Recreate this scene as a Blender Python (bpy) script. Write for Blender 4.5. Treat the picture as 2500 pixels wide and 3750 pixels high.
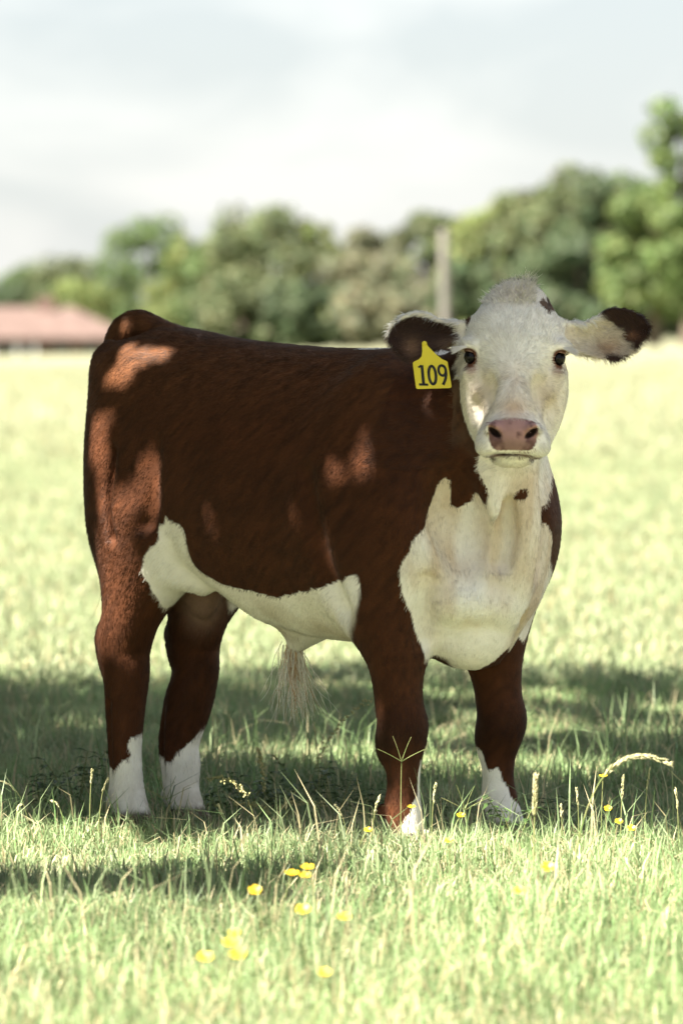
import bpy, bmesh, math, random
import numpy as np
from mathutils import Vector, Matrix

for o in list(bpy.data.objects):
    bpy.data.objects.remove(o)
scene = bpy.context.scene
COL = scene.collection
R = math.radians

# ------------------------------------------------------------------ camera
CAM_H = 1.18
cam = bpy.data.cameras.new('camera')
cam.sensor_fit = 'VERTICAL'
cam.sensor_height = 36.0
cam.sensor_width = 24.0
cam.lens = 206.8
cam.clip_start = 0.1
cam.clip_end = 4000.0
cam.dof.use_dof = True
cam.dof.focus_distance = 13.62
cam.dof.aperture_fstop = 4.8
camo = bpy.data.objects.new('camera', cam)
camo.location = (0, 0, CAM_H)
camo.rotation_euler = (R(90 - 1.72), 0, 0)
COL.objects.link(camo)
scene.camera = camo

# ------------------------------------------------------------------ world and sun
SUN_EL = R(52)
SUN_AZ = R(238)                       # compass bearing of the sun, 0 = +Y, clockwise: behind the camera, to the left
SUN = Vector((math.sin(SUN_AZ) * math.cos(SUN_EL), math.cos(SUN_AZ) * math.cos(SUN_EL), math.sin(SUN_EL)))
world = bpy.data.worlds.new('World')
scene.world = world
world.use_nodes = True
wt = world.node_tree
wt.nodes.clear()
def wn(t, **k):
    n = wt.nodes.new(t)
    for a, v in k.items():
        setattr(n, a, v)
    return n
sky = wn('ShaderNodeTexSky', sky_type='NISHITA', sun_disc=False, sun_elevation=SUN_EL, sun_rotation=SUN_AZ,
         air_density=1.0, dust_density=0.7, ozone_density=1.0)
tc = wn('ShaderNodeTexCoord')
mp = wn('ShaderNodeMapping')
mp.inputs['Scale'].default_value = (1.0, 1.0, 2.6)
mp.inputs['Location'].default_value = (0.35, 0.2, 0.16)
nz = wn('ShaderNodeTexNoise')
nz.inputs['Scale'].default_value = 17.0
nz.inputs['Detail'].default_value = 5.0
nz.inputs['Roughness'].default_value = 0.5
nz.inputs['Distortion'].default_value = 0.4
rp = wn('ShaderNodeValToRGB')                          # thin cloud: grey-blue veil to sunlit white, on the sky texture's own scale
rp.color_ramp.elements[0].position = 0.42
rp.color_ramp.elements[0].color = (0.74, 0.78, 0.815, 1)
rp.color_ramp.elements[1].position = 0.64
rp.color_ramp.elements[1].color = (1.0, 1.0, 1.0, 1)
gain = wn('ShaderNodeMix', data_type='RGBA', blend_type='MULTIPLY')
gain.inputs['Factor'].default_value = 1.0
gain.inputs['B'].default_value = (2.22, 2.22, 2.24, 1)
cloud = wn('ShaderNodeMix', data_type='RGBA')
cloud.inputs['Factor'].default_value = 0.86
bg = wn('ShaderNodeBackground')
bg.inputs['Strength'].default_value = 0.05
wo = wn('ShaderNodeOutputWorld')
wt.links.new(tc.outputs['Generated'], mp.inputs['Vector'])
wt.links.new(mp.outputs['Vector'], nz.inputs['Vector'])
wt.links.new(nz.outputs['Fac'], rp.inputs['Fac'])
wt.links.new(rp.outputs['Color'], gain.inputs['A'])
wt.links.new(gain.outputs['Result'], cloud.inputs['B'])
wt.links.new(sky.outputs['Color'], cloud.inputs['A'])
wt.links.new(cloud.outputs['Result'], bg.inputs['Color'])
wt.links.new(bg.outputs['Background'], wo.inputs['Surface'])

sl = bpy.data.lights.new('sun', 'SUN')
sl.energy = 4.1
sl.angle = R(0.53)
sl.color = (1.0, 0.93, 0.82)
so = bpy.data.objects.new('sun', sl)
so.rotation_euler = (-SUN).to_track_quat('-Z', 'Y').to_euler()
COL.objects.link(so)

scene.view_settings.view_transform = 'Standard'
scene.view_settings.look = 'None'
scene.view_settings.gamma = 1.0
scene.view_settings.exposure = 2.95
scene.view_settings.use_curve_mapping = False
scene.render.engine = 'CYCLES'
scene.cycles.use_denoising = True
scene.cycles.max_bounces = 6
scene.cycles.diffuse_bounces = 3
scene.cycles.glossy_bounces = 2
scene.cycles.transmission_bounces = 4
scene.cycles.transparent_max_bounces = 8
scene.render.use_persistent_data = False

# ------------------------------------------------------------------ helpers
rng = np.random.default_rng(7)
random.seed(7)

def mat(name, col=(0.5, 0.5, 0.5), rough=0.7, spec=0.3, attr=None, sub=0.0, trans=0.0):
    m = bpy.data.materials.new(name)
    m.use_nodes = True
    b = m.node_tree.nodes['Principled BSDF']
    b.inputs['Base Color'].default_value = (*col, 1)
    b.inputs['Roughness'].default_value = rough
    b.inputs['Specular IOR Level'].default_value = spec
    if attr:
        a = m.node_tree.nodes.new('ShaderNodeAttribute')
        a.attribute_name = attr
        m.node_tree.links.new(a.outputs['Color'], b.inputs['Base Color'])
    if trans:                                            # thin leaf: light comes through
        t = m.node_tree.nodes.new('ShaderNodeBsdfTranslucent')
        t.inputs['Color'].default_value = (*col, 1)
        if attr:
            m.node_tree.links.new(a.outputs['Color'], t.inputs['Color'])
        mx = m.node_tree.nodes.new('ShaderNodeMixShader')
        mx.inputs['Fac'].default_value = trans
        m.node_tree.links.new(b.outputs['BSDF'], mx.inputs[1])
        m.node_tree.links.new(t.outputs['BSDF'], mx.inputs[2])
        m.node_tree.links.new(mx.outputs['Shader'], m.node_tree.nodes['Material Output'].inputs['Surface'])
    return m

def noise_mat(name, c1, c2, scale=8.0, rough=0.8, spec=0.2, detail=6.0, bump=0.0, lo=0.35, hi=0.65, stretch=(1, 1, 1)):
    m = mat(name, c1, rough, spec)
    nt = m.node_tree
    b = nt.nodes['Principled BSDF']
    t = nt.nodes.new('ShaderNodeTexCoord')
    mpg = nt.nodes.new('ShaderNodeMapping')
    mpg.inputs['Scale'].default_value = stretch
    n = nt.nodes.new('ShaderNodeTexNoise')
    n.inputs['Scale'].default_value = scale
    n.inputs['Detail'].default_value = detail
    r = nt.nodes.new('ShaderNodeValToRGB')
    r.color_ramp.elements[0].position = lo
    r.color_ramp.elements[0].color = (*c1, 1)
    r.color_ramp.elements[1].position = hi
    r.color_ramp.elements[1].color = (*c2, 1)
    nt.links.new(t.outputs['Object'], mpg.inputs['Vector'])
    nt.links.new(mpg.outputs['Vector'], n.inputs['Vector'])
    nt.links.new(n.outputs['Fac'], r.inputs['Fac'])
    nt.links.new(r.outputs['Color'], b.inputs['Base Color'])
    if bump:
        bp = nt.nodes.new('ShaderNodeBump')
        bp.inputs['Strength'].default_value = bump
        bp.inputs['Distance'].default_value = 0.02
        nt.links.new(n.outputs['Fac'], bp.inputs['Height'])
        nt.links.new(bp.outputs['Normal'], b.inputs['Normal'])
    return m

def mesh_np(name, V, F, smooth=False):
    """V (n,3); F (m,k) with one k; fast build."""
    V = np.ascontiguousarray(V, dtype=np.float32)
    F = np.ascontiguousarray(F, dtype=np.int32)
    me = bpy.data.meshes.new(name)
    me.vertices.add(len(V))
    me.vertices.foreach_set('co', V.ravel())
    k = F.shape[1]
    me.loops.add(F.size)
    me.loops.foreach_set('vertex_index', F.ravel())
    me.polygons.add(len(F))
    me.polygons.foreach_set('loop_start', np.arange(0, F.size, k, dtype=np.int32))
    me.polygons.foreach_set('use_smooth', np.full(len(F), smooth, dtype=bool))
    me.update(calc_edges=True)
    me.validate()
    return me

def point_color(me, name, C):
    a = me.attributes.new(name, 'FLOAT_COLOR', 'POINT')
    C4 = np.ones((len(C), 4), dtype=np.float32)
    C4[:, :3] = C
    a.data.foreach_set('color', C4.ravel())

def link(name, me, m=None, parent=None, loc=None):
    o = bpy.data.objects.new(name, me)
    COL.objects.link(o)
    if m is not None and me is not None and len(me.materials) == 0:
        me.materials.append(m)
    if parent is not None:
        o.parent = parent
    if loc is not None:
        o.location = loc
    return o

def tag(o, label=None, cat=None, group=None, kind=None):
    if label: o['label'] = label
    if cat: o['category'] = cat
    if group: o['group'] = group
    if kind: o['kind'] = kind
    return o

def empty(name, loc=(0, 0, 0), rz=0.0):
    o = bpy.data.objects.new(name, None)
    o.location = loc
    o.rotation_euler = (0, 0, rz)
    o.empty_display_size = 0.1
    COL.objects.link(o)
    return o

def sstep(a, b, x):
    t = np.clip((x - a) / (b - a), 0, 1)
    return t * t * (3 - 2 * t)

def vnoise(P, scale, seed=0):
    """smooth value noise in -1..1 for points P (n,3)"""
    Q = np.asarray(P, dtype=np.float64) * scale + seed * 17.31
    I = np.floor(Q).astype(np.int64)
    f = Q - I
    f = f * f * (3 - 2 * f)
    def h(i, j, k):
        n = (i * 374761393 + j * 668265263 + k * 2147483647 + seed * 974711) & 0xffffffff
        n = ((n ^ (n >> 13)) * 1274126177) & 0xffffffff
        n = n ^ (n >> 16)
        return (n & 0xffff) / 32767.5 - 1.0
    x, y, z = I[:, 0], I[:, 1], I[:, 2]
    out = 0
    for dx in (0, 1):
        for dy in (0, 1):
            for dz in (0, 1):
                w = (f[:, 0] if dx else 1 - f[:, 0]) * (f[:, 1] if dy else 1 - f[:, 1]) * (f[:, 2] if dz else 1 - f[:, 2])
                out = out + w * h(x + dx, y + dy, z + dz)
    return out

def fbm(P, scale, seed=0, octaves=3):
    s, a, t = 0, 1.0, 0
    for i in range(octaves):
        s = s + a * vnoise(P, scale * 2 ** i, seed + i)
        t += a
        a *= 0.5
    return s / t

def ground_z(x, y):
    x = np.asarray(x, dtype=np.float64)
    y = np.asarray(y, dtype=np.float64)
    z = -0.03 * sstep(13.5, 14.4, y) + 0.0 * x
    z = z + sstep(40, 330, y) * (0.1 + 0.9 * sstep(-30, 30, x))
    return z
# ------------------------------------------------------------------ pasture
gx = np.unique(np.concatenate([np.linspace(-12, 12, 41), np.linspace(-400, 400, 81)]))
gy = np.unique(np.concatenate([np.linspace(-60, 8, 12), np.linspace(8, 40, 65), np.linspace(40, 700, 67), np.linspace(700, 3000, 12)]))
def far_ground(x, y):
    z = ground_z(x, y)
    return z - 2.0 * sstep(285, 430, y) * sstep(30, -25, x + (y - 300) * 0.08)
XX, YY = np.meshgrid(gx, gy, indexing='ij')
ZZ = far_ground(XX, YY)
idx = np.arange(XX.size).reshape(XX.shape)
gq = np.stack([idx[:-1, :-1], idx[1:, :-1], idx[1:, 1:], idx[:-1, 1:]], -1).reshape(-1, 4)
gme = mesh_np('ground', np.stack([XX, YY, ZZ], -1).reshape(-1, 3), gq, True)
gm = bpy.data.materials.new('pasture')
gm.use_nodes = True
nt = gm.node_tree
b = nt.nodes['Principled BSDF']
b.inputs['Roughness'].default_value = 0.9
b.inputs['Specular IOR Level'].default_value = 0.1
t = nt.nodes.new('ShaderNodeTexCoord')
def nse(scale, st):
    m_ = nt.nodes.new('ShaderNodeMapping'); m_.inputs['Scale'].default_value = st
    n_ = nt.nodes.new('ShaderNodeTexNoise'); n_.inputs['Scale'].default_value = scale; n_.inputs['Detail'].default_value = 5
    nt.links.new(t.outputs['Object'], m_.inputs['Vector']); nt.links.new(m_.outputs['Vector'], n_.inputs['Vector'])
    return n_
n1, n2 = nse(0.35, (1, 0.25, 1)), nse(3.0, (1, 0.5, 1))
r1 = nt.nodes.new('ShaderNodeValToRGB')
r1.color_ramp.elements[0].position = 0.32; r1.color_ramp.elements[0].color = (0.150, 0.165, 0.098, 1)
r1.color_ramp.elements[1].position = 0.66; r1.color_ramp.elements[1].color = (0.235, 0.222, 0.155, 1)
r2 = nt.nodes.new('ShaderNodeValToRGB')
r2.color_ramp.elements[0].position = 0.3; r2.color_ramp.elements[0].color = (0.72, 0.74, 0.66, 1)
r2.color_ramp.elements[1].position = 0.7; r2.color_ramp.elements[1].color = (1, 1, 1, 1)
mm = nt.nodes.new('ShaderNodeMix'); mm.data_type = 'RGBA'; mm.blend_type = 'MULTIPLY'; mm.inputs['Factor'].default_value = 1
nt.links.new(n1.outputs['Fac'], r1.inputs['Fac']); nt.links.new(n2.outputs['Fac'], r2.inputs['Fac'])
nt.links.new(r1.outputs['Color'], mm.inputs['A']); nt.links.new(r2.outputs['Color'], mm.inputs['B'])
nt.links.new(mm.outputs['Result'], b.inputs['Base Color'])
ground = link('ground', gme, gm)
tag(ground, 'sunny pasture running back to the tree line', kind='structure')

# ------------------------------------------------------------------ trees
leaf_m = mat('tree_leaves', (0.06, 0.10, 0.03), 0.6, 0.25, attr='leaf', trans=0.30)
bark_m = noise_mat('bark', (0.07, 0.052, 0.038), (0.16, 0.13, 0.10), 6, 0.9, 0.1, bump=0.6, stretch=(1, 1, 0.25))

def tube(pts, rad, n=8):
    P = np.array(pts, float); V = []; F = []
    for i, p in enumerate(P):
        d = P[min(i + 1, len(P) - 1)] - P[max(i - 1, 0)]
        d /= np.linalg.norm(d) + 1e-9
        a = np.cross(d, (0.31, 0.95, 0.05)); a /= np.linalg.norm(a) + 1e-9
        c = np.cross(d, a)
        for k in range(n):
            th = 2 * math.pi * k / n
            V.append(p + rad[i] * (math.cos(th) * a + math.sin(th) * c))
    for i in range(len(P) - 1):
        for k in range(n):
            k2 = (k + 1) % n
            F.append((i * n + k, i * n + k2, (i + 1) * n + k2, (i + 1) * n + k))
    return np.array(V), np.array(F, dtype=np.int64)

def join(parts):
    V, F, o = [], [], 0
    for v, f in parts:
        V.append(v); F.append(f + o); o += len(v)
    return np.concatenate(V), np.concatenate(F)

def leaf_quads(C, N, L, W, r):
    """diamond leaves at C, facing N, length L, width W"""
    n = len(C)
    N = N / (np.linalg.norm(N, axis=1, keepdims=True) + 1e-9)
    a = np.cross(N, r.normal(size=(n, 3))); a /= np.linalg.norm(a, axis=1, keepdims=True) + 1e-9
    c = np.cross(N, a)
    L = np.broadcast_to(L, (n,))[:, None] / 2; W = np.broadcast_to(W, (n,))[:, None] / 2
    V = np.stack([C - a * L, C - a * L * 0.1 + c * W, C + a * L, C - a * L * 0.1 - c * W], 1).reshape(-1, 3)
    return V, np.arange(4 * n).reshape(n, 4)

def make_tree(name, label, cx, y, top, rx, col, seed, bottom=0.0, nclump=34, nleaf=5200, leaf=0.42, group=None, pointed=False, ry=None):
    """crown from `bottom` to `top` above the ground at (cx, y), half width rx"""
    r = np.random.default_rng(seed)
    gz = float(far_ground(cx, y))
    root = empty(name, (cx, y, gz))
    tag(root, label, 'tree', group)
    H = (top - gz) * (1.0 if pointed else 1.05)
    ry = ry or rx * 0.9
    zc, rz = (H + bottom) / 2, (H - bottom) / 2
    d = r.normal(size=(nclump, 3)); d /= np.linalg.norm(d, axis=1, keepdims=True)
    rad = 0.35 + 0.60 * r.random((nclump, 1)) ** 0.6
    K = d * rad
    if not pointed:
        K = np.sign(K) * np.abs(K) ** 0.82 * 0.92
    if pointed:
        K[:, :2] *= np.clip(1.0 - 0.75 * (K[:, 2:3] + 1) / 2, 0.12, 1)
    K[:, 2] = np.clip(K[:, 2], -0.95, 0.92)
    K = K * np.array((rx, ry, rz)) + np.array((0, 0, zc))
    cr = (0.22 + 0.16 * r.random(nclump)) * min(rx, rz) * (0.55 if pointed else 1)
    w = cr ** 2; ci = r.choice(nclump, nleaf, p=w / w.sum())
    n = r.normal(size=(nleaf, 3)); n /= np.linalg.norm(n, axis=1, keepdims=True)
    n[:, 2] += 0.15
    C = K[ci] + n * cr[ci][:, None] * (0.72 + 0.36 * r.random((nleaf, 1))) * np.array((1, 1, 0.8))
    C[:, 2] = np.maximum(C[:, 2], 0.15)
    V, F = leaf_quads(C, n + 0.55 * r.normal(size=(nleaf, 3)), leaf * (0.7 + 0.6 * r.random(nleaf)), leaf * 0.62, r)
    lc = np.array(col)[None] * (0.72 + 0.5 * r.random((nclump, 1)))[ci] * (0.8 + 0.4 * r.random((nleaf, 1)))
    lc = lc * (1 + 0.12 * r.normal(size=(nleaf, 3)) * np.array((1, 0.3, 0.6)))
    me = mesh_np('crown', V, F)
    point_color(me, 'leaf', np.clip(np.repeat(lc, 4, 0), 0.005, 0.6))
    link('crown', me, leaf_m, root)
    tr = max(0.12, 0.035 * H)
    parts = [tube([(0, 0, -0.3), (0.1, 0, H * 0.25), (-0.1, 0.1, H * 0.5), (0, 0, H * 0.85)], [tr * 1.3, tr, tr * 0.7, tr * 0.15])]
    for k in r.choice(nclump, min(7, nclump), replace=False):
        s = np.array((0, 0, H * (0.22 + 0.25 * r.random())))
        parts.append(tube([s, s * 0.45 + K[k] * 0.55 + np.array((0, 0, -0.3)), K[k]], [tr * 0.5, tr * 0.32, tr * 0.1], 6))
    tv, tf = join(parts)
    link('trunk', mesh_np('trunk', tv, tf, True), bark_m, root)
    return root

def wx(px, d):                                       # picture column (0..1568) -> metres to the side at distance d
    return (px - 784) * d / 13510
def wz(py, d):
    return CAM_H + (770 - py) * d / 13510
G_, Y_, D_, O_, P_ = (0.085, 0.128, 0.045), (0.135, 0.165, 0.055), (0.060, 0.085, 0.040), (0.100, 0.122, 0.056), (0.150, 0.153, 0.092)
GRP = 'trees along the far edge of the pasture'
TREES = [
    # px, top, half width px, distance, colour, label
    (-20, 655, 90, 560, D_, 'low dark tree rising behind the left end of the house'),
    (150, 598, 85, 600, O_, 'olive rounded tree just behind the house roof'),
    (235, 640, 95, 545, Y_, 'pale yellow green low tree overlapping the right end of the house'),
    (345, 500, 90, 520, G_, 'tall rounded green tree right of the house standing above its neighbours'),
    (440, 545, 80, 430, Y_, 'yellow green tree between two taller dark rounded trees'),
    (610, 500, 120, 400, O_, 'broad dark olive tree above the back of the calf'),
    (722, 512, 60, 440, Y_, 'bright yellow green tree just beyond the broad dark olive tree'),
    (850, 545, 85, 390, P_, 'pale grey green tree in the dip of the tree line'),
    (560, 640, 130, 360, O_, 'wide olive shrubby tree at the foot of the tree line above the calf back'),
    (410, 690, 90, 500, Y_, 'low bright green thicket tree beside the house end'),
    (1440, 690, 90, 335, D_, 'dark low bush at the foot of the bright leafy tree'),
    (1565, 660, 100, 325, D_, 'dark low bush filling the gap under the tallest leafy tree'),
    (985, 478, 75, 400, O_, 'olive tree directly behind the wooden post'),
    (1115, 452, 85, 385, Y_, 'yellowish tree between the wooden post and the calf head'),
    (1235, 418, 95, 375, O_, 'olive tree rising behind the top of the calf head'),
    (1470, 385, 100, 365, G_, 'green tree behind the large leafy tree above the spotted ear'),
    (900, 640, 120, 350, P_, 'pale dusty shrubby tree left of the wooden post'),
    (1150, 600, 140, 345, D_, 'dark spreading tree behind the calf head'),
    (1330, 560, 110, 340, D_, 'dark tree beside the bright leafy tree'),
    (1320, 400, 100, 362, O_, 'olive tree under the narrow pointed tree'),
    (1400, 415, 100, 350, D_, 'dark green tree just left of the bright leafy tree'),
    (60, 620, 80, 610, G_, 'green tree peeping over the middle of the house roof'),
    (520, 545, 90, 425, G_, 'green tree filling the gap left of the broad dark olive tree'),
    (740, 660, 110, 355, D_, 'dark shrubby tree over the middle of the calf back'),
]
for i, (px, tp, hw, d, c, lb) in enumerate(TREES):
    make_tree('broadleaf_tree', lb, wx(px, d), d, wz(tp, d), hw * 1.25 * d / 13510, c, 100 + i, bottom=0.0, nclump=52, nleaf=6500, leaf=0.50, group=GRP)
make_tree('pointed_tree', 'narrow pointed tree standing above the tree line near the calf head', wx(1356, 380), 380, wz(345, 380), 85 * 380 / 13510, O_, 140,
          nclump=46, nleaf=6500, leaf=0.46, group=GRP, pointed=True)
make_tree('leafy_tree', 'large bright leafy tree beside the spotted ear, taller than the tree line', wx(1590, 250), 250, wz(190, 250), 115 * 250 / 13510, (0.115, 0.165, 0.052), 151,
          nclump=60, nleaf=6500, leaf=0.36, group=GRP)
make_tree('leafy_tree', 'bright yellow green bushy tree at the pasture edge under the spotted ear', wx(1500, 255), 255, wz(430, 255), 120 * 255 / 13510, (0.120, 0.168, 0.055), 153,
          nclump=46, nleaf=6000, leaf=0.34, group=GRP)

# unseen trees added on the left to block sky and field light
for i, (gx_, gy_, top_, rx_, lb) in enumerate((
        (-11.5, 3.5, 8.6, 4.0, 'unseen added tree at the near end of the row'), (-12.5, 10.5, 8.2, 4.2, 'unseen added tree level with the calf'),
        (-13.0, 17.5, 8.8, 4.2, 'unseen added tree next to the shade tree'), (-14.0, 25.0, 8.0, 4.2, 'unseen added tree at the far end of the row'))):
    make_tree('light_block_tree', lb, gx_, gy_, top_, rx_, (0.050, 0.085, 0.028), 170 + i, bottom=0.3, nclump=60, nleaf=9000, leaf=0.42, group='unseen trees added beside the pasture to block light')

# ------------------------------------------------------------------ house beyond the rise
def box_part(name, parent, m, x0, x1, y0, y1, z0, z1):
    V = [(x, y, z) for x in (x0, x1) for y in (y0, y1) for z in (z0, z1)]
    F = [(0, 1, 3, 2), (4, 6, 7, 5), (0, 4, 5, 1), (2, 3, 7, 6), (0, 2, 6, 4), (1, 5, 7, 3)]
    me = bpy.data.meshes.new(name)
    me.from_pydata(V, [], F)
    return link(name, me, m, parent)
HD = 480.0
hb = float(far_ground(-26, HD))
house = empty('house', (-26.6, HD, hb))
tag(house, 'low house with a dusty red hip roof beyond the pasture', 'house')
brick = noise_mat('house_brick', (0.10, 0.066, 0.055), (0.14, 0.092, 0.078), 1.2)
roofm = noise_mat('roof_shingle', (0.085, 0.058, 0.050), (0.115, 0.080, 0.070), 0.8)
whitep = noise_mat('white_trim', (0.34, 0.34, 0.33), (0.40, 0.40, 0.39), 2)
darkg = mat('window_glass', (0.02, 0.025, 0.03), 0.1, 0.5)
EV = 2.45
box_part('wall', house, brick, -9.5, 8.7, 1.2, 9.0, 0, EV)
def hip(name, parent, m, x0, x1, y0, y1, z0, zr, inset):
    ym = (y0 + y1) / 2
    V = [(x0, y0, z0), (x1, y0, z0), (x1, y1, z0), (x0, y1, z0), (x0 + inset, ym, zr), (x1 - inset, ym, zr),
         (x0, y0, z0 - 0.2), (x1, y0, z0 - 0.2), (x1, y1, z0 - 0.2), (x0, y1, z0 - 0.2)]
    F = [(0, 1, 5, 4), (1, 2, 5), (2, 3, 4, 5), (3, 0, 4), (6, 7, 1, 0), (7, 8, 2, 1), (8, 9, 3, 2), (9, 6, 0, 3), (9, 8, 7, 6)]
    me = bpy.data.meshes.new(name)
    me.from_pydata(V, [], F)
    return link(name, me, m, parent)
roof = hip('roof', house, roofm, -10.5, 9.6, 0.0, 10.2, EV + 0.2, EV + 2.7, 5.2)
box_part('chimney', roof, brick, 1.6, 3.0, 4.2, 5.4, EV + 1.2, EV + 3.5)
for x in (-8.2, -5.6, -3.2, -1.9, 0.2, 1.6):
    box_part('porch_post', house, whitep, x - 0.14, x + 0.14, 0.25, 0.53, 0, EV)
for (x0, x1) in ((-7.6, -5.9), (-4.9, -3.4), (-1.2, -0.1)):
    wn_ = box_part('window', house, whitep, x0 - 0.1, x1 + 0.1, 1.12, 1.22, 0.7, 2.25)
    box_part('pane', wn_, darkg, x0, x1, 1.09, 1.16, 0.8, 2.15)
dr_ = box_part('door', house, darkg, 0.5, 1.4, 1.12, 1.22, 0, 2.1)
for (x0, x1) in ((3.2, 4.3), (5.6, 6.7)):
    wn_ = box_part('window', house, whitep, x0 - 0.1, x1 + 0.1, 1.12, 1.22, 0.9, 2.1)
    box_part('pane', wn_, darkg, x0, x1, 1.09, 1.16, 1.0, 2.0)

# ------------------------------------------------------------------ old wooden post in the pasture
pd = 128.0
post_m = noise_mat('weathered_wood', (0.125, 0.118, 0.105), (0.19, 0.18, 0.165), 5, 0.9, 0.1, bump=0.5, stretch=(1, 1, 0.12))
pz = float(ground_z(wx(1022, pd), pd))
pv, pf = tube([(0, 0, -0.4), (0.01, 0, 1.0), (-0.012, 0, 2.4), (-0.02, 0, wz(528, pd) - pz)], [0.13, 0.12, 0.112, 0.105], 14)
pv = np.concatenate([pv, pv[-14:].mean(0, keepdims=True) + np.array(((0, 0, 0.03),))])
tri = [(len(pv) - 1 - 14 + k, len(pv) - 1 - 14 + (k + 1) % 14, len(pv) - 1) for k in range(14)]
pme = bpy.data.meshes.new('wooden_post')
pme.from_pydata([tuple(p) for p in pv], [], [tuple(int(i) for i in q) for q in pf] + tri)
post = link('wooden_post', pme, post_m, loc=(wx(1022, pd), pd, pz))
tag(post, 'tall weathered grey wooden post standing alone before the tree line', 'post')

# ------------------------------------------------------------------ the tree whose crown shades the calf (stands out of view to the left)
GAPS = [                                             # where sun comes through: x, y, z of a sunlit spot and its radius
        (-0.577, 14.192, 0.993, 0.05), (-0.588, 14.2, 0.927, 0.05), (-0.547, 14.172, 1.058, 0.05), (-0.511, 14.15, 1.095, 0.035), (-0.434, 14.122, 1.136, 0.035), (-0.464, 14.149, 1.142, 0.025),
        (-0.509, 14.225, 1.164, 0.03), (-0.522, 14.356, 1.187, 0.025), (-0.559, 14.172, 0.802, 0.04), (-0.538, 14.101, 0.753, 0.045), (-0.451, 14.04, 0.837, 0.035), (-0.442, 14.042, 0.798, 0.03),
        (-0.571, 14.159, 0.712, 0.045), (-0.504, 14.071, 0.783, 0.03), (-0.517, 14.13, 0.537, 0.075), (-0.545, 14.144, 0.553, 0.06), (-0.485, 14.131, 0.52, 0.05), (-0.382, 14.305, 0.272, 0.07),
        (-0.396, 14.31, 0.247, 0.05), (-0.393, 14.318, 0.188, 0.05), (-0.024, 13.533, 0.891, 0.025), (-0.018, 13.523, 0.848, 0.025), (0.039, 13.482, 0.883, 0.03), (0.056, 13.478, 0.932, 0.025),
        (-0.114, 13.626, 0.783, 0.02), (-0.107, 13.619, 0.747, 0.022), (-0.314, 13.848, 0.76, 0.022), (-0.309, 13.849, 0.727, 0.02), (0.306, 13.291, 1.046, 0.02), (0.301, 13.322, 1.012, 0.024),
        (-0.029, 13.57, 0.678, 0.02), (-0.009, 13.525, 0.658, 0.015), (0.199, 13.456, 1.026, 0.02), (0.087, 13.497, 0.313, 0.025),
        ]
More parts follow.
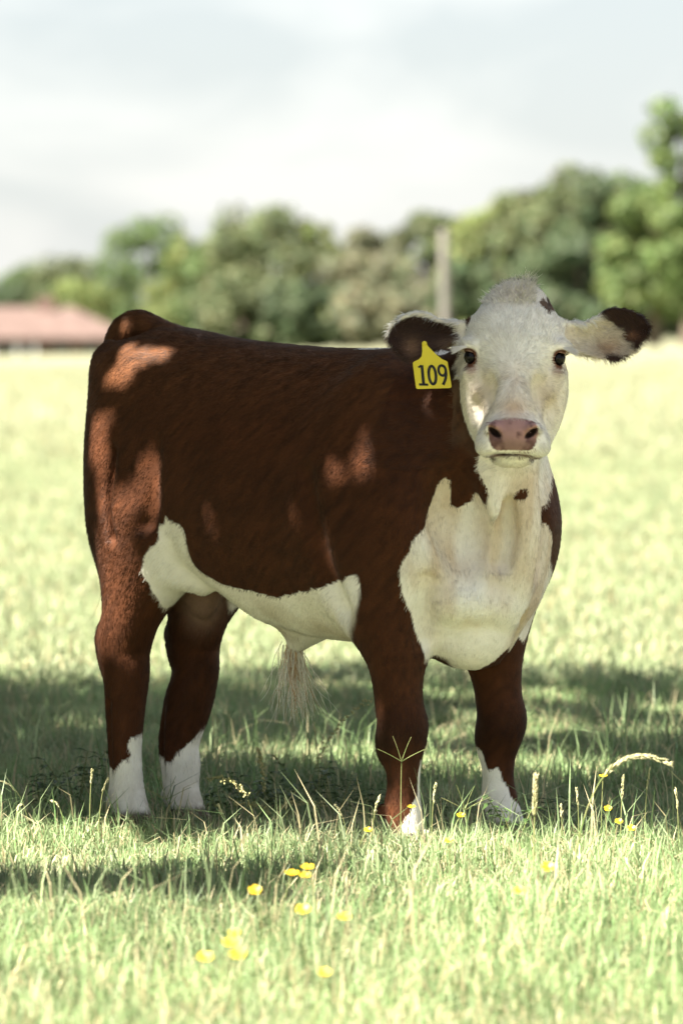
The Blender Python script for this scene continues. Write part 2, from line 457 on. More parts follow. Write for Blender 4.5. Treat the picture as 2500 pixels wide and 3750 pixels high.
def shade_tree():
    r = np.random.default_rng(404)
    SH = np.array((SUN.x / SUN.z, SUN.y / SUN.z))
    n = 330000
    g = np.stack([r.uniform(-3.2, 2.1, n), r.uniform(11.8, 22.5, n)], 1)
    g3 = np.stack([g[:, 0], g[:, 1], np.zeros(n)], 1)
    nz_ = fbm(g3, 1.6, 61)
    front = np.where(g[:, 0] < -0.45, 14.0, np.where(g[:, 0] < 0.8, 13.5, 13.25)) + 0.20 * nz_
    back = 21.0 + 2.6 * fbm(g3, 1.1, 63) - 0.6 * (g[:, 0] < -0.6)
    keep = (g[:, 1] > front) & (g[:, 1] < back)
    holes = fbm(g3, 1.5, 65) > 0.20                      # airy places in the crown, away from the calf
    keep &= ~(holes & (g[:, 1] > 15.4))
    keep |= (g[:, 1] > 11.95) & (g[:, 1] < 12.75 + 0.25 * nz_) & (g[:, 0] < -0.05 + 0.6 * nz_) & (nz_ > -0.5)
    keep |= (g[:, 1] > 12.5) & (g[:, 1] < 12.8) & (g[:, 0] < 0.5) & (nz_ > 0.25)
    keep &= (g[:, 1] < 15.6) | (r.random(n) < 0.30 + 0.25 * nz_)          # lighter foliage toward the back of the crown
    keep &= r.random(n) < 0.08 + 0.92 * sstep(0.0, 3.2, back - g[:, 1] + 0.6)
    g = g[keep]
    cl = fbm(np.stack([g[:, 0], g[:, 1], 0 * g[:, 0]], 1), 0.9, 71)
    h = 4.1 + 0.7 * cl + r.normal(0, 0.30, len(g))
    h = np.maximum(h, 3.1)
    C = np.stack([g[:, 0] + SH[0] * h, g[:, 1] + SH[1] * h, h], 1)
    ok = np.ones(len(C), bool)
    s = np.array(SUN)
    for (x, y, z, rad) in GAPS:
        d = C - np.array((x, y, z))
        t_ = d @ s
        ok &= np.linalg.norm(d - t_[:, None] * s, axis=1) > (rad + 0.022 if x < -0.38 else rad * 0.75 + 0.022)
    C = C[ok]
    gg = g[ok]
    wt_ = 1.0 + 2.2 * ((gg[:, 1] < 15.6) & (gg[:, 0] > -1.3) & (gg[:, 0] < 2.1)) + 1.2 * (gg[:, 1] < 13.1)
    m = min(len(C), 120000)
    C = C[r.choice(len(C), m, replace=False, p=wt_ / wt_.sum())]
    N = r.normal(size=(m, 3)) * 0.6 + np.array((0, 0, 0.8))
    V, F = leaf_quads(C, N, 0.095 + 0.04 * r.random(m), 0.068, r)
    base = np.array((-4.8, 16.8, 0.0))
    root = empty('shade_tree', tuple(base))
    tag(root, 'spreading shade tree whose crown shades the calf', 'tree')
    me = mesh_np('crown', V - base, F)
    point_color(me, 'leaf', np.repeat(np.array((0.06, 0.11, 0.03)) * (0.7 + 0.6 * r.random((m, 1))), 4, 0))
    link('crown', me, leaf_m, root)
    parts = [tube([(0, 0, -0.2), (0.05, 0, 1.0), (0.0, 0.1, 2.2), (0.1, 0.0, 3.4), (0.2, 0, 4.4)], [0.36, 0.29, 0.25, 0.20, 0.10], 12)]
    for k in range(16):
        e = C[r.integers(m)] - base
        st = np.array((0.05, 0.05, r.uniform(1.7, 3.3)))
        mid = st * 0.5 + e * 0.5 + np.array((0, 0, 0.25))
        parts.append(tube([st, st * 0.75 + e * 0.25 + (0, 0, 0.2), mid, e], [0.12, 0.095, 0.06, 0.02], 7))
    tv, tf = join(parts)
    link('trunk', mesh_np('trunk', tv, tf, True), bark_m, root)
shade_tree()
# ------------------------------------------------------------------ the steer
# local frame of the animal: X forward (chest), Y its left, Z up; origin on the ground under its middle
ST_P = Vector((-0.09, 14.0, 0.0))
ST_A = R(44)
F_ = np.array([math.cos(ST_A), -math.sin(ST_A), 0.0])
L_ = np.array([math.sin(ST_A), math.cos(ST_A), 0.0])
steer = empty('steer', ST_P, -ST_A)
tag(steer, 'brown and white calf with a yellow ear tag standing in the pasture', 'calf')

def w2l(p):
    d = np.asarray(p, dtype=np.float64) - np.array(ST_P)
    return np.stack([d @ F_, d @ L_, d[..., 2]], -1)

def l2w(p):
    p = np.asarray(p, dtype=np.float64)
    return np.array(ST_P) + p[..., 0:1] * F_ + p[..., 1:2] * L_ + p[..., 2:3] * np.array([0, 0, 1.0])

HEAD_W = np.array([0.392, 13.33, 1.13])          # between the eyes
HR = Matrix.Rotation(R(1.0), 3, 'Y') @ Matrix.Rotation(R(-2.0), 3, 'Z')
def hd(u, f, v):
    """head frame: u to its left, f out of the face, v up -> local"""
    d = HR @ Vector((u, -f, v))
    return w2l(HEAD_W + np.array(d))

HL = np.stack([hd(1, 0, 0) - hd(0, 0, 0), hd(0, 1, 0) - hd(0, 0, 0), hd(0, 0, 1) - hd(0, 0, 0)], 1)   # columns: head axes in local
H0 = hd(0, 0, 0)

VOX = 0.005
LO = np.array([-0.84, -0.50, -0.04])
HI = np.array([1.06, 0.48, 1.36])
NX, NY, NZ = [int(n) for n in np.ceil((HI - LO) / VOX)]
GX = (LO[0] + VOX * np.arange(NX)).astype(np.float32)
GY = (LO[1] + VOX * np.arange(NY)).astype(np.float32)
GZ = (LO[2] + VOX * np.arange(NZ)).astype(np.float32)
FIELD = np.full((NX, NY, NZ), 0.5, dtype=np.float32)

def window(lo, hi):
    a = np.clip(np.floor((np.asarray(lo) - LO) / VOX).astype(int), 0, (NX, NY, NZ))
    b = np.clip(np.ceil((np.asarray(hi) - LO) / VOX).astype(int) + 1, 0, (NX, NY, NZ))
    s = (slice(a[0], b[0]), slice(a[1], b[1]), slice(a[2], b[2]))
    return s, GX[s[0]][:, None, None], GY[s[1]][None, :, None], GZ[s[2]][None, None, :]

def merge(s, d, k, op):
    f = FIELD[s]
    if op == 'add':
        if k > 0:
            h = np.maximum(k - np.abs(f - d), 0) / k
            FIELD[s] = np.minimum(f, d) - h * h * k * 0.25
        else:
            FIELD[s] = np.minimum(f, d)
    else:
        d = -d
        h = np.maximum(k - np.abs(f - d), 0) / max(k, 1e-6)
        FIELD[s] = np.maximum(f, d) + h * h * k * 0.25

def cone(a, b, ra, rb, k=0.05, op='add', sq=None):
    """round cone from a to b; sq = (axis, factor) squashes distances along an axis"""
    a = np.asarray(a, float); b = np.asarray(b, float)
    m = max(ra, rb) * 1.6 + k + 0.02
    s, X, Y, Z = window(np.minimum(a, b) - m, np.maximum(a, b) + m)
    ba = b - a
    L2 = float(ba @ ba)
    px, py, pz = X - a[0], Y - a[1], Z - a[2]
    t = np.clip((px * ba[0] + py * ba[1] + pz * ba[2]) / L2, 0, 1)
    dx, dy, dz = px - t * ba[0], py - t * ba[1], pz - t * ba[2]
    if sq is None:
        q = dx * dx + dy * dy + dz * dz
    else:
        ax = np.asarray(sq[0], float); ax = ax / np.linalg.norm(ax)
        c = dx * ax[0] + dy * ax[1] + dz * ax[2]
        q = dx * dx + dy * dy + dz * dz + c * c * (sq[1] ** 2 - 1)
    merge(s, np.sqrt(q) - (ra + (rb - ra) * t), k, op)

def chain(pts, rad, k=0.03, sq=None, sub=5, op='add'):
    """tapering limb through pts: a smooth curve of round cones, taken together and merged once"""
    P = np.array([tuple(p) for p in pts], float)
    r = np.array(rad, float)
    n = len(P)
    def cr(A, i, t):
        p0 = A[max(i - 1, 0)]; p1 = A[i]; p2 = A[i + 1]; p3 = A[min(i + 2, n - 1)]
        return 0.5 * (2 * p1 + (p2 - p0) * t + (2 * p0 - 5 * p1 + 4 * p2 - p3) * t * t + (3 * p1 - p0 - 3 * p2 + p3) * t ** 3)
    Q = [cr(P, i, j / sub) for i in range(n - 1) for j in range(sub)] + [P[-1]]
    q = [cr(r, i, j / sub) for i in range(n - 1) for j in range(sub)] + [r[-1]]
    Q = np.array(Q); q = np.array(q)
    m = q.max() * 1.6 + k + 0.02
    s, X, Y, Z = window(Q.min(0) - m, Q.max(0) + m)
    best = None
    for i in range(len(Q) - 1):
        a, ba = Q[i], Q[i + 1] - Q[i]
        L2 = float(ba @ ba) + 1e-12
        px, py, pz = X - a[0], Y - a[1], Z - a[2]
        t = np.clip((px * ba[0] + py * ba[1] + pz * ba[2]) / L2, 0, 1)
        dx, dy, dz = px - t * ba[0], py - t * ba[1], pz - t * ba[2]
        g = dx * dx + dy * dy + dz * dz
        if sq is not None:
            ax = np.asarray(sq[0], float); ax = ax / np.linalg.norm(ax)
            c = dx * ax[0] + dy * ax[1] + dz * ax[2]
            g = g + c * c * (sq[1] ** 2 - 1)
        d = np.sqrt(g) - (q[i] + (q[i + 1] - q[i]) * t)
        best = d if best is None else np.minimum(best, d)
    merge(s, best, k, op)

def ell(c, r, k=0.05, op='add', rot=None):
    c = np.asarray(c, float); r = np.asarray(r, float)
    M = np.eye(3) if rot is None else np.asarray(rot, float)      # columns: ellipsoid axes in local
    ext = np.sqrt(((M * r) ** 2).sum(1)) + k + 0.02
    s, X, Y, Z = window(c - ext, c + ext)
    px, py, pz = X - c[0], Y - c[1], Z - c[2]
    q0 = 0; q1 = 0
    for i in range(3):
        e = (px * M[0, i] + py * M[1, i] + pz * M[2, i]) / r[i]
        q0 = q0 + e * e
        q1 = q1 + (e / r[i]) ** 2
    k0 = np.sqrt(q0); k1 = np.sqrt(q1) + 1e-6
    merge(s, k0 * (k0 - 1) / k1, k, op)

def rotm(axis, deg):
    return np.array(Matrix.Rotation(R(deg), 3, Vector(axis)))

# --- trunk: stations along X -> top, bottom, half width, height of the widest line
TR = np.array([
    # x     top    bot    w     zw
    [-0.650, 1.030, 0.900, 0.020, 0.95],
    [-0.625, 1.090, 0.790, 0.070, 0.95],
    [-0.585, 1.140, 0.690, 0.112, 0.95],
    [-0.52, 1.172, 0.650, 0.150, 0.95],
    [-0.44, 1.186, 0.630, 0.182, 0.92],
    [-0.33, 1.182, 0.635, 0.222, 0.88],
    [-0.20, 1.168, 0.560, 0.250, 0.84],
    [-0.05, 1.156, 0.487, 0.268, 0.81],
    [0.10, 1.148, 0.462, 0.276, 0.79],
    [0.25, 1.148, 0.456, 0.270, 0.79],
    [0.40, 1.150, 0.445, 0.250, 0.79],
    [0.50, 1.115, 0.440, 0.225, 0.77],
    [0.57, 1.055, 0.455, 0.190, 0.75],
    [0.63, 0.970, 0.510, 0.140, 0.73],
    [0.675, 0.850, 0.620, 0.050, 0.73]])
xs = np.linspace(TR[0, 0], TR[-1, 0], 400)
def smooth_curve(col):
    y = np.interp(xs, TR[:, 0], TR[:, col])
    for _ in range(60):
        y[1:-1] = (y[:-2] + 2 * y[1:-1] + y[2:]) / 4
    return np.interp(GX, xs, y, left=y[0], right=y[-1]).astype(np.float32)
top, bot, wid, zwd = [smooth_curve(c)[:, None, None] for c in (1, 2, 3, 4)]
off = np.maximum(0, np.maximum(TR[0, 0] - GX, GX - TR[-1, 0]))[:, None, None]
Zg, Yg = GZ[None, None, :], GY[None, :, None]
hz = np.where(Zg > zwd, top - zwd, zwd - bot)
n = ((np.abs(Yg) / wid) ** 2.35 + (np.abs(Zg - zwd) / hz) ** 2.2) ** (1 / 2.28)
FIELD = np.minimum(FIELD, ((n - 1) * np.minimum(wid, hz) * 0.95 + off * 0.8).astype(np.float32))
del n, hz

for s in (-1, 1):
    # shoulder blade and point of shoulder, hook and pin bones, thigh
    ell((0.40, s * 0.180, 0.84), (0.14, 0.085, 0.25), 0.14, rot=rotm((0, 1, 0), 16))
    ell((0.545, s * 0.160, 0.72), (0.085, 0.090, 0.13), 0.12)
    ell((0.43, s * 0.172, 0.60), (0.10, 0.072, 0.15), 0.10)
    ell((-0.590, s * 0.072, 1.105), (0.045, 0.036, 0.05), 0.07)
    ell((-0.455, s * 0.100, 0.86), (0.152, 0.083, 0.26), 0.13)
    ell((-0.420, s * 0.108, 0.71), (0.130, 0.076, 0.17), 0.10)

# --- legs
def foreleg(fx, fy, s, sx, ix=0.0):
    chain([(0.43, s * 0.165, 0.70), (0.44 + sx, s * 0.165, 0.60), (fx - 0.01, fy, 0.47), (fx + 0.0, fy, 0.36), (fx + 0.010, fy, 0.285),
           (fx + 0.010 + ix * .4, fy, 0.24), (fx + 0.002 + ix, fy, 0.19), (fx + 0.002 + ix, fy, 0.14), (fx + 0.006 + ix * .6, fy, 0.10), (fx + 0.024, fy, 0.05)],
          [0.085, 0.078, 0.065, 0.056, 0.054, 0.048, 0.040, 0.037, 0.041, 0.041], 0.07)
    ell((fx + 0.024, fy, 0.278), (0.040, 0.049, 0.052), 0.028)                                     # knee
    ell((fx - 0.030, fy, 0.235), (0.022, 0.030, 0.040), 0.04)                                     # back of the knee
    for c in (-1, 1):
        ell((fx - 0.034, fy + c * 0.018, 0.085), (0.012, 0.011, 0.016), 0.012)                      # dew claws
        ell((fx + 0.042, fy + c * 0.021, 0.016), (0.050, 0.021, 0.034), 0.008)                      # cloven hoof
foreleg(0.486, -0.186, -1, 0.0, 0.014)
foreleg(0.490, 0.148, 1, 0.0)

def hindleg(hx, hy, s, tx, ty, w):
    """hx, hy foot; tx, ty top of the hock"""
    chain([(-0.375, s * 0.130, 0.74), (-0.415, s * 0.128, 0.62), (tx - 0.01, ty, 0.50), (tx - 0.035, ty, 0.425), (tx - 0.028, ty, 0.36),
           (tx * 0.55 + hx * 0.45 - 0.02, ty * 0.55 + hy * 0.45, 0.28), (hx - 0.008, hy, 0.19), (hx - 0.004, hy, 0.13), (hx, hy, 0.07), (hx + 0.02, hy, 0.015)],
          [0.092, 0.080, 0.068, 0.064, 0.056, 0.048 * w, 0.041 * w, 0.039 * w, 0.043, 0.043], 0.07)
    chain([(tx - 0.055, ty, 0.56), (tx - 0.078, ty, 0.50), (tx - 0.096, ty, 0.445), (tx - 0.066, ty, 0.37)], [0.014, 0.016, 0.025, 0.022], 0.035)   # tendon, point of hock
    for c in (-1, 1):
        ell((hx - 0.036, hy + c * 0.018, 0.058), (0.012, 0.011, 0.016), 0.012)
        ell((hx + 0.036, hy + c * 0.022, -0.012), (0.050, 0.022, 0.034), 0.008)
hindleg(-0.455, -0.145, -1, -0.435, -0.140, 1.0)
hindleg(-0.468, 0.052, 1, -0.410, 0.072, 1.22)
# flank folds between thigh and belly, purse, sheath
for s in (-1, 1):
    chain([(-0.30, s * 0.195, 0.74), (-0.315, s * 0.172, 0.665), (-0.30, s * 0.14, 0.61), (-0.25, s * 0.09, 0.58)], [0.026, 0.022, 0.018, 0.02], 0.05)
ell((-0.345, 0.01, 0.56), (0.036, 0.032, 0.060), 0.04)
chain([(0.01, 0, 0.50), (-0.02, 0, 0.450), (-0.035, 0, 0.435)], [0.05, 0.024, 0.012], 0.05)
# --- tail: set high between the pin bones, hanging behind
chain([(-0.47, 0, 1.172), (-0.560, 0, 1.200), (-0.628, 0.0, 1.170), (-0.670, 0.01, 1.05), (-0.680, 0.02, 0.85), (-0.672, 0.03, 0.62)],
      [0.030, 0.042, 0.036, 0.026, 0.020, 0.016], 0.035)
# --- neck, dewlap, brisket
nb = hd(0.0, -0.15, 0.03)
chain([(0.40, 0.0, 0.90), (0.56, -0.03, 0.93), tuple(nb * 0.55 + np.array((0.56, -0.03, 0.93)) * 0.45), tuple(nb)],
      [0.20, 0.165, 0.125, 0.10], 0.08)
jaw = hd(0.0, -0.09, -0.13)
chain([tuple(jaw), (0.68, -0.06, 0.86), (0.655, -0.03, 0.72), (0.61, 0.0, 0.58), (0.56, 0.0, 0.50)],
      [0.075, 0.075, 0.075, 0.085, 0.075], 0.07)
ell((0.545, 0.0, 0.485), (0.085, 0.085, 0.06), 0.05)
for s in (-1, 1):
    chain([(0.60, s * 0.10, 0.74), (0.575, s * 0.085, 0.60)], [0.075, 0.07], 0.06)

# chest relief: two cords of the neck, the lip of the brisket, the creases beside the forelegs
def dig(p, n, r, depth, k):
    n = np.array(n, float); n /= np.linalg.norm(n)
    ell(np.array(p) + n * (r - depth), (r, r, r), k, 'cut')
def digs(pts, n, r, depth, k):
    n = np.array(n, float); n /= np.linalg.norm(n)
    chain([np.array(p) + n * (q - d_) for p, q, d_ in zip(pts, r, depth)], r, k, op='cut')
chain([(0.690, -0.112, 0.86), (0.688, -0.102, 0.78), (0.676, -0.092, 0.71), (0.640, -0.080, 0.62)], [0.040, 0.042, 0.036, 0.026], 0.03)
chain([(0.722, -0.042, 0.86), (0.722, -0.028, 0.775), (0.712, -0.018, 0.70), (0.688, -0.008, 0.62), (0.648, 0.0, 0.54)], [0.040, 0.044, 0.042, 0.040, 0.036], 0.025)
chain([(0.560, -0.172, 0.575), (0.604, -0.134, 0.575), (0.640, -0.084, 0.570), (0.662, -0.030, 0.560)], [0.034, 0.046, 0.046, 0.036], 0.03)
digs([(0.640, -0.186, 0.84), (0.655, -0.172, 0.765), (0.668, -0.150, 0.70), (0.664, -0.140, 0.650)], (0.80, -0.58, 0.0), [0.045, 0.070, 0.066, 0.038], [0.022, 0.066, 0.068, 0.026], 0.035)
digs([(0.712, -0.070, 0.80), (0.708, -0.064, 0.73), (0.690, -0.062, 0.665)], (0.84, -0.52, -0.2), [0.020, 0.026, 0.020], [0.008, 0.016, 0.009], 0.025)
digs([(0.705, 0.075, 0.81), (0.712, 0.060, 0.74), (0.700, 0.055, 0.66)], (0.86, 0.50, 0.0), [0.038, 0.052, 0.044], [0.020, 0.050, 0.034], 0.030)
digs([(0.600, -0.213, 0.62), (0.575, -0.196, 0.55), (0.560, -0.172, 0.48)], (0.80, -0.50, -0.30), [0.015, 0.024, 0.024], [0.008, 0.020, 0.022], 0.025)
digs([(0.668, 0.030, 0.54), (0.640, 0.055, 0.49), (0.605, 0.060, 0.445)], (0.86, 0.2, -0.45), [0.015, 0.02, 0.02], [0.006, 0.013, 0.012], 0.02)
chain([(0.290, -0.292, 0.86), (0.315, -0.292, 0.74), (0.345, -0.284, 0.63), (0.375, -0.262, 0.55)], [0.006, 0.015, 0.020, 0.022], 0.045, op='cut')
chain([(-0.265, -0.248, 0.92), (-0.280, -0.236, 0.80), (-0.300, -0.222, 0.73)], [0.006, 0.014, 0.016], 0.045, op='cut')
chain([(-0.43, -0.196, 0.90), (-0.44, -0.200, 0.80), (-0.42, -0.205, 0.70)], [0.004, 0.010, 0.008], 0.045, op='cut')
chain([(-0.49, -0.055, 1.185), (-0.555, -0.052, 1.155), (-0.60, -0.045, 1.09)], [0.008, 0.016, 0.012], 0.030, op='cut')
chain([(-0.49, 0.055, 1.185), (-0.555, 0.052, 1.155), (-0.60, 0.045, 1.09)], [0.008, 0.016, 0.012], 0.030, op='cut')
for (lx, ly, z0, z1) in ((0.50, -0.186, 0.20, 0.11), (0.49, 0.148, 0.20, 0.11), (-0.46, -0.145, 0.30, 0.10), (-0.475, 0.052, 0.28, 0.10)):
    for c in (-1, 1):                                    # groove between shin bone and tendon
        chain([(lx - 0.014, ly + c * 0.043, z0), (lx - 0.014, ly + c * 0.041, z1)], [0.005, 0.006], 0.014, op='cut')

# --- head
def hell(c, r, k=0.03, op='add', rot=None):
    M = HL if rot is None else HL @ np.asarray(rot, float)
    ell(hd(*c), r, k, op, M)
def hcone(a, b, ra, rb, k=0.03, op='add', sq=None):
    cone(hd(*a), hd(*b), ra, rb, k, op, None if sq is None else (HL @ np.asarray(sq[0], float), sq[1]))
hell((0, -0.055, 0.050), (0.108, 0.085, 0.080), 0.03)                 # brain case
hell((0.004, -0.070, 0.118), (0.058, 0.052, 0.056), 0.06)             # poll
hell((0, -0.005, 0.030), (0.106, 0.060, 0.090), 0.04)                 # forehead
hcone((0, 0.005, 0.0), (0, 0.085, -0.11), 0.076, 0.050, 0.035, sq=((1, 0, 0), 0.88))
hcone((0, 0.085, -0.11), (0, 0.120, -0.165), 0.050, 0.050, 0.03, sq=((1, 0, 0), 0.90))
for s in (-1, 1):
    hell((s * 0.098, 0.008, 0.026), (0.028, 0.036, 0.019), 0.016)      # brow over the eye
    hell((s * 0.086, 0.006, -0.034), (0.027, 0.038, 0.016), 0.018)     # under the eye
    hell((s * 0.074, -0.055, -0.070), (0.046, 0.075, 0.090), 0.035)     # cheek
    hell((s * 0.058, -0.035, -0.150), (0.036, 0.075, 0.062), 0.035)     # jaw
    hcone((s * 0.075, 0.015, -0.060), (s * 0.058, 0.085, -0.150), 0.018, 0.022, 0.03)   # cheek ridge
    hell((s * 0.060, 0.086, -0.085), (0.024, 0.036, 0.044), 0.025, 'cut', rotm((0, 1, 0), s * -12))
    hell((s * 0.094, 0.078, -0.135), (0.028, 0.060, 0.055), 0.020, 'cut', rotm((0, 1, 0), s * -14))   # hollow beside the nose bone
hell((0, 0.126, -0.178), (0.074, 0.050, 0.046), 0.025)                # muzzle
hell((0, 0.145, -0.170), (0.053, 0.042, 0.040), 0.02)                 # nose pad
hell((0, 0.062, -0.226), (0.046, 0.054, 0.022), 0.020)                # chin
for s in (-1, 1):
    hell((s * 0.054, 0.135, -0.196), (0.028, 0.036, 0.028), 0.02)      # upper lip
    hell((s * 0.045, 0.178, -0.158), (0.018, 0.020, 0.014), 0.012)     # nostril wing
    hell((s * 0.041, 0.194, -0.168), (0.0205, 0.032, 0.0090), 0.004, 'cut', rotm((0, 1, 0), s * -38))   # nostril
    hell((s * 0.108, 0.030, 0.000), (0.016, 0.020, 0.017), 0.006, 'cut')                                 # eye socket
hell((0, 0.165, -0.2170), (0.056, 0.046, 0.0030), 0.006, 'cut')       # mouth
# ears: cupped leaves standing out sideways
EAR_R = [(-0.095, 0.079), (-0.135, 0.080), (-0.173, 0.083), (-0.194, 0.096), (-0.222, 0.101), (-0.256, 0.091), (-0.279, 0.071), (-0.289, 0.046), (-0.284, 0.029),
         (-0.270, 0.013), (-0.256, -0.003), (-0.239, -0.011), (-0.221, -0.004), (-0.187, 0.010), (-0.152, 0.023), (-0.095, 0.030)]
EAR_L = [(0.095, 0.080), (0.128, 0.083), (0.150, 0.081), (0.178, 0.094), (0.203, 0.110), (0.218, 0.116), (0.257, 0.112), (0.287, 0.099), (0.302, 0.077), (0.297, 0.054),
         (0.272, 0.024), (0.247, 0.004), (0.222, -0.003), (0.198, 0.001), (0.168, 0.004), (0.143, 0.011), (0.125, 0.020), (0.095, 0.020)]
def poly_sdf(U, Vv, poly):
    best = np.full(U.shape, 1e9); ins = np.zeros(U.shape, bool)
    n = len(poly)
    for i in range(n):
        (ax, ay), (bx, by) = poly[i], poly[(i + 1) % n]
        ex, ey = bx - ax, by - ay
        t = np.clip(((U - ax) * ex + (Vv - ay) * ey) / (ex * ex + ey * ey), 0, 1)
        best = np.minimum(best, (U - ax - t * ex) ** 2 + (Vv - ay - t * ey) ** 2)
        c = ((ay > Vv) != (by > Vv)) & (U < (bx - ax) * (Vv - ay) / ((by - ay) if by != ay else 1e-9) + ax)
        ins ^= c
    d = np.sqrt(best)
    return np.where(ins, -d, d)
def ear(poly, s):
    """cupped ear blade from its outline, about 13 mm thick"""
    pts = np.array([hd(x, f, z) for (x, z) in poly for f in (-0.12, 0.03)])
    sl, X, Y, Z = window(pts.min(0) - 0.03, pts.max(0) + 0.03)
    q = np.stack(np.broadcast_arrays(X, Y, Z), -1).reshape(-1, 3) - H0
    q = q @ HL
    d2 = poly_sdf(q[:, 0], q[:, 2], poly)
    dep = np.clip(-d2 / 0.040, 0, 1)
    out = np.clip((np.abs(q[:, 0]) - 0.10) / 0.06, 0, 1)
    fm = -0.040 - 0.030 * dep * (2 - dep) * out - 0.015 * (1 - out)
    th = 0.0070 + 0.016 * (1 - out)
    d = np.maximum(d2 - 0.001, np.abs(q[:, 1] - fm) - th)
    h = np.maximum(0.010 - np.abs(d2 - 0.001 - (np.abs(q[:, 1] - fm) - th)), 0) / 0.010
    d = d + h * h * 0.0025
    merge(sl, d.reshape(np.broadcast(X, Y, Z).shape).astype(np.float32), 0.022, 'add')
ear(EAR_R, -1)
ear(EAR_L, 1)

# --- skin the field (surface nets)
def surface_nets(f, lo, h):
    ins = f < 0
    c = np.zeros(tuple(np.array(f.shape) - 1), dtype=np.int8)
    for dx in (0, 1):
        for dy in (0, 1):
            for dz in (0, 1):
                c += ins[dx:dx + c.shape[0], dy:dy + c.shape[1], dz:dz + c.shape[2]]
    act = np.argwhere((c > 0) & (c < 8))
    idx = np.full(c.shape, -1, dtype=np.int32)
    idx[tuple(act.T)] = np.arange(len(act))
    acc = np.zeros((len(act), 3)); cnt = np.zeros(len(act))
    cor = [np.array((dx, dy, dz)) for dx in (0, 1) for dy in (0, 1) for dz in (0, 1)]
    val = [f[tuple((act + q).T)] for q in cor]
    for i in range(8):
        for j in range(i + 1, 8):
            if np.abs(cor[i] - cor[j]).sum() != 1:
                continue
            a, b = val[i], val[j]
            m = (a < 0) != (b < 0)
            t = a[m] / (a[m] - b[m])
            acc[m] += cor[i] + (cor[j] - cor[i]) * t[:, None]
            cnt[m] += 1
    V = lo + h * (act + acc / cnt[:, None])
    quads = []
    for ax in range(3):
        u, v = [(1, 2), (2, 0), (0, 1)][ax]
        sl0 = [slice(None)] * 3; sl1 = [slice(None)] * 3
        sl0[ax] = slice(0, -1); sl1[ax] = slice(1, None)
        a = ins[tuple(sl0)]; b = ins[tuple(sl1)]
        e = np.argwhere(a != b)
        e = e[(e[:, u] > 0) & (e[:, v] > 0) & (e[:, u] < c.shape[u]) & (e[:, v] < c.shape[v])]
        du = np.zeros(3, int); du[u] = 1
        dv = np.zeros(3, int); dv[v] = 1
        q = np.stack([idx[tuple((e - du - dv).T)], idx[tuple((e - dv).T)], idx[tuple(e.T)], idx[tuple((e - du).T)]], 1)
        flip = ~a[tuple(e.T)]
        q[flip] = q[flip][:, ::-1]
        quads.append(q)
    return V, np.concatenate(quads)
BV, BF = surface_nets(FIELD, LO, VOX)
del FIELD

def relax(V, F, it):
    e = np.concatenate([F[:, [0, 1]], F[:, [1, 2]], F[:, [2, 3]], F[:, [3, 0]]])
    deg = np.bincount(e.ravel(), minlength=len(V)).astype(float)[:, None]
    for i in range(it):
        for lam in (0.6, -0.62):
            a = np.zeros_like(V)
            for c in range(3):
                a[:, c] = np.bincount(e[:, 0], V[e[:, 1], c], len(V)) + np.bincount(e[:, 1], V[e[:, 0], c], len(V))
            V = V + lam * (a / deg - V)
    return V
BV = relax(BV, BF, 4)
def vert_normals(V, F):
    n = np.cross(V[F[:, 2]] - V[F[:, 0]], V[F[:, 3]] - V[F[:, 1]])
    N = np.zeros_like(V)
    for c in range(3):
        for k in range(4):
            N[:, c] += np.bincount(F[:, k], n[:, c], len(V))
    return N / (np.linalg.norm(N, axis=1, keepdims=True) + 1e-12), np.linalg.norm(n, axis=1) / 2
BN, BA = vert_normals(BV, BF)
# coat pattern: points on the hide just inside the white and just inside the red, in the animal's own frame
WHITE_PTS = {}
RED_PTS = {}
WHITE_PTS['belly'] = [(-0.339, -0.132, 0.542), (-0.334, -0.147, 0.554), (-0.331, -0.159, 0.566), (-0.331, -0.169, 0.576), (-0.329, -0.176, 0.584), (-0.331, -0.185, 0.595), (-0.327, -0.192, 0.607), (-0.332, -0.199, 0.617), (-0.330, -0.200, 0.620), (-0.318, -0.203, 0.633), (-0.312, -0.207, 0.643), (-0.303, -0.208, 0.653), (-0.293, -0.208, 0.663), (-0.278, -0.206, 0.673), (-0.261, -0.210, 0.696), (-0.258, -0.215, 0.711), (-0.258, -0.216, 0.714), (-0.232, -0.222, 0.723), (-0.229, -0.225, 0.726), (-0.207, -0.231, 0.723), (-0.188, -0.234, 0.717), (-0.182, -0.234, 0.712), (-0.183, -0.230, 0.701), (-0.188, -0.223, 0.687), (-0.192, -0.213, 0.672), (-0.203, -0.199, 0.656), (-0.205, -0.190, 0.645), (-0.217, -0.172, 0.633), (-0.208, -0.163, 0.617), (-0.192, -0.162, 0.609), (-0.171, -0.165, 0.600), (-0.152, -0.167, 0.593), (-0.127, -0.177, 0.588), (-0.107, -0.182, 0.583), (-0.087, -0.187, 0.578), (-0.060, -0.195, 0.575), (-0.032, -0.201, 0.573), (-0.013, -0.204, 0.572), (0.004, -0.205, 0.570), (0.023, -0.207, 0.568), (0.042, -0.209, 0.567), (0.058, -0.208, 0.563), (0.078, -0.209, 0.560), (0.092, -0.208, 0.557), (0.113, -0.209, 0.556), (0.138, -0.209, 0.556), (0.157, -0.213, 0.562), (0.177, -0.216, 0.564), (0.202, -0.222, 0.567), (0.227, -0.232, 0.573), (0.252, -0.239, 0.576), (0.281, -0.249, 0.581), (0.308, -0.256, 0.583), (0.326, -0.255, 0.589), (0.337, -0.252, 0.593), (0.351, -0.250, 0.599), (0.380, -0.260, 0.604), (0.417, -0.282, 0.612)]
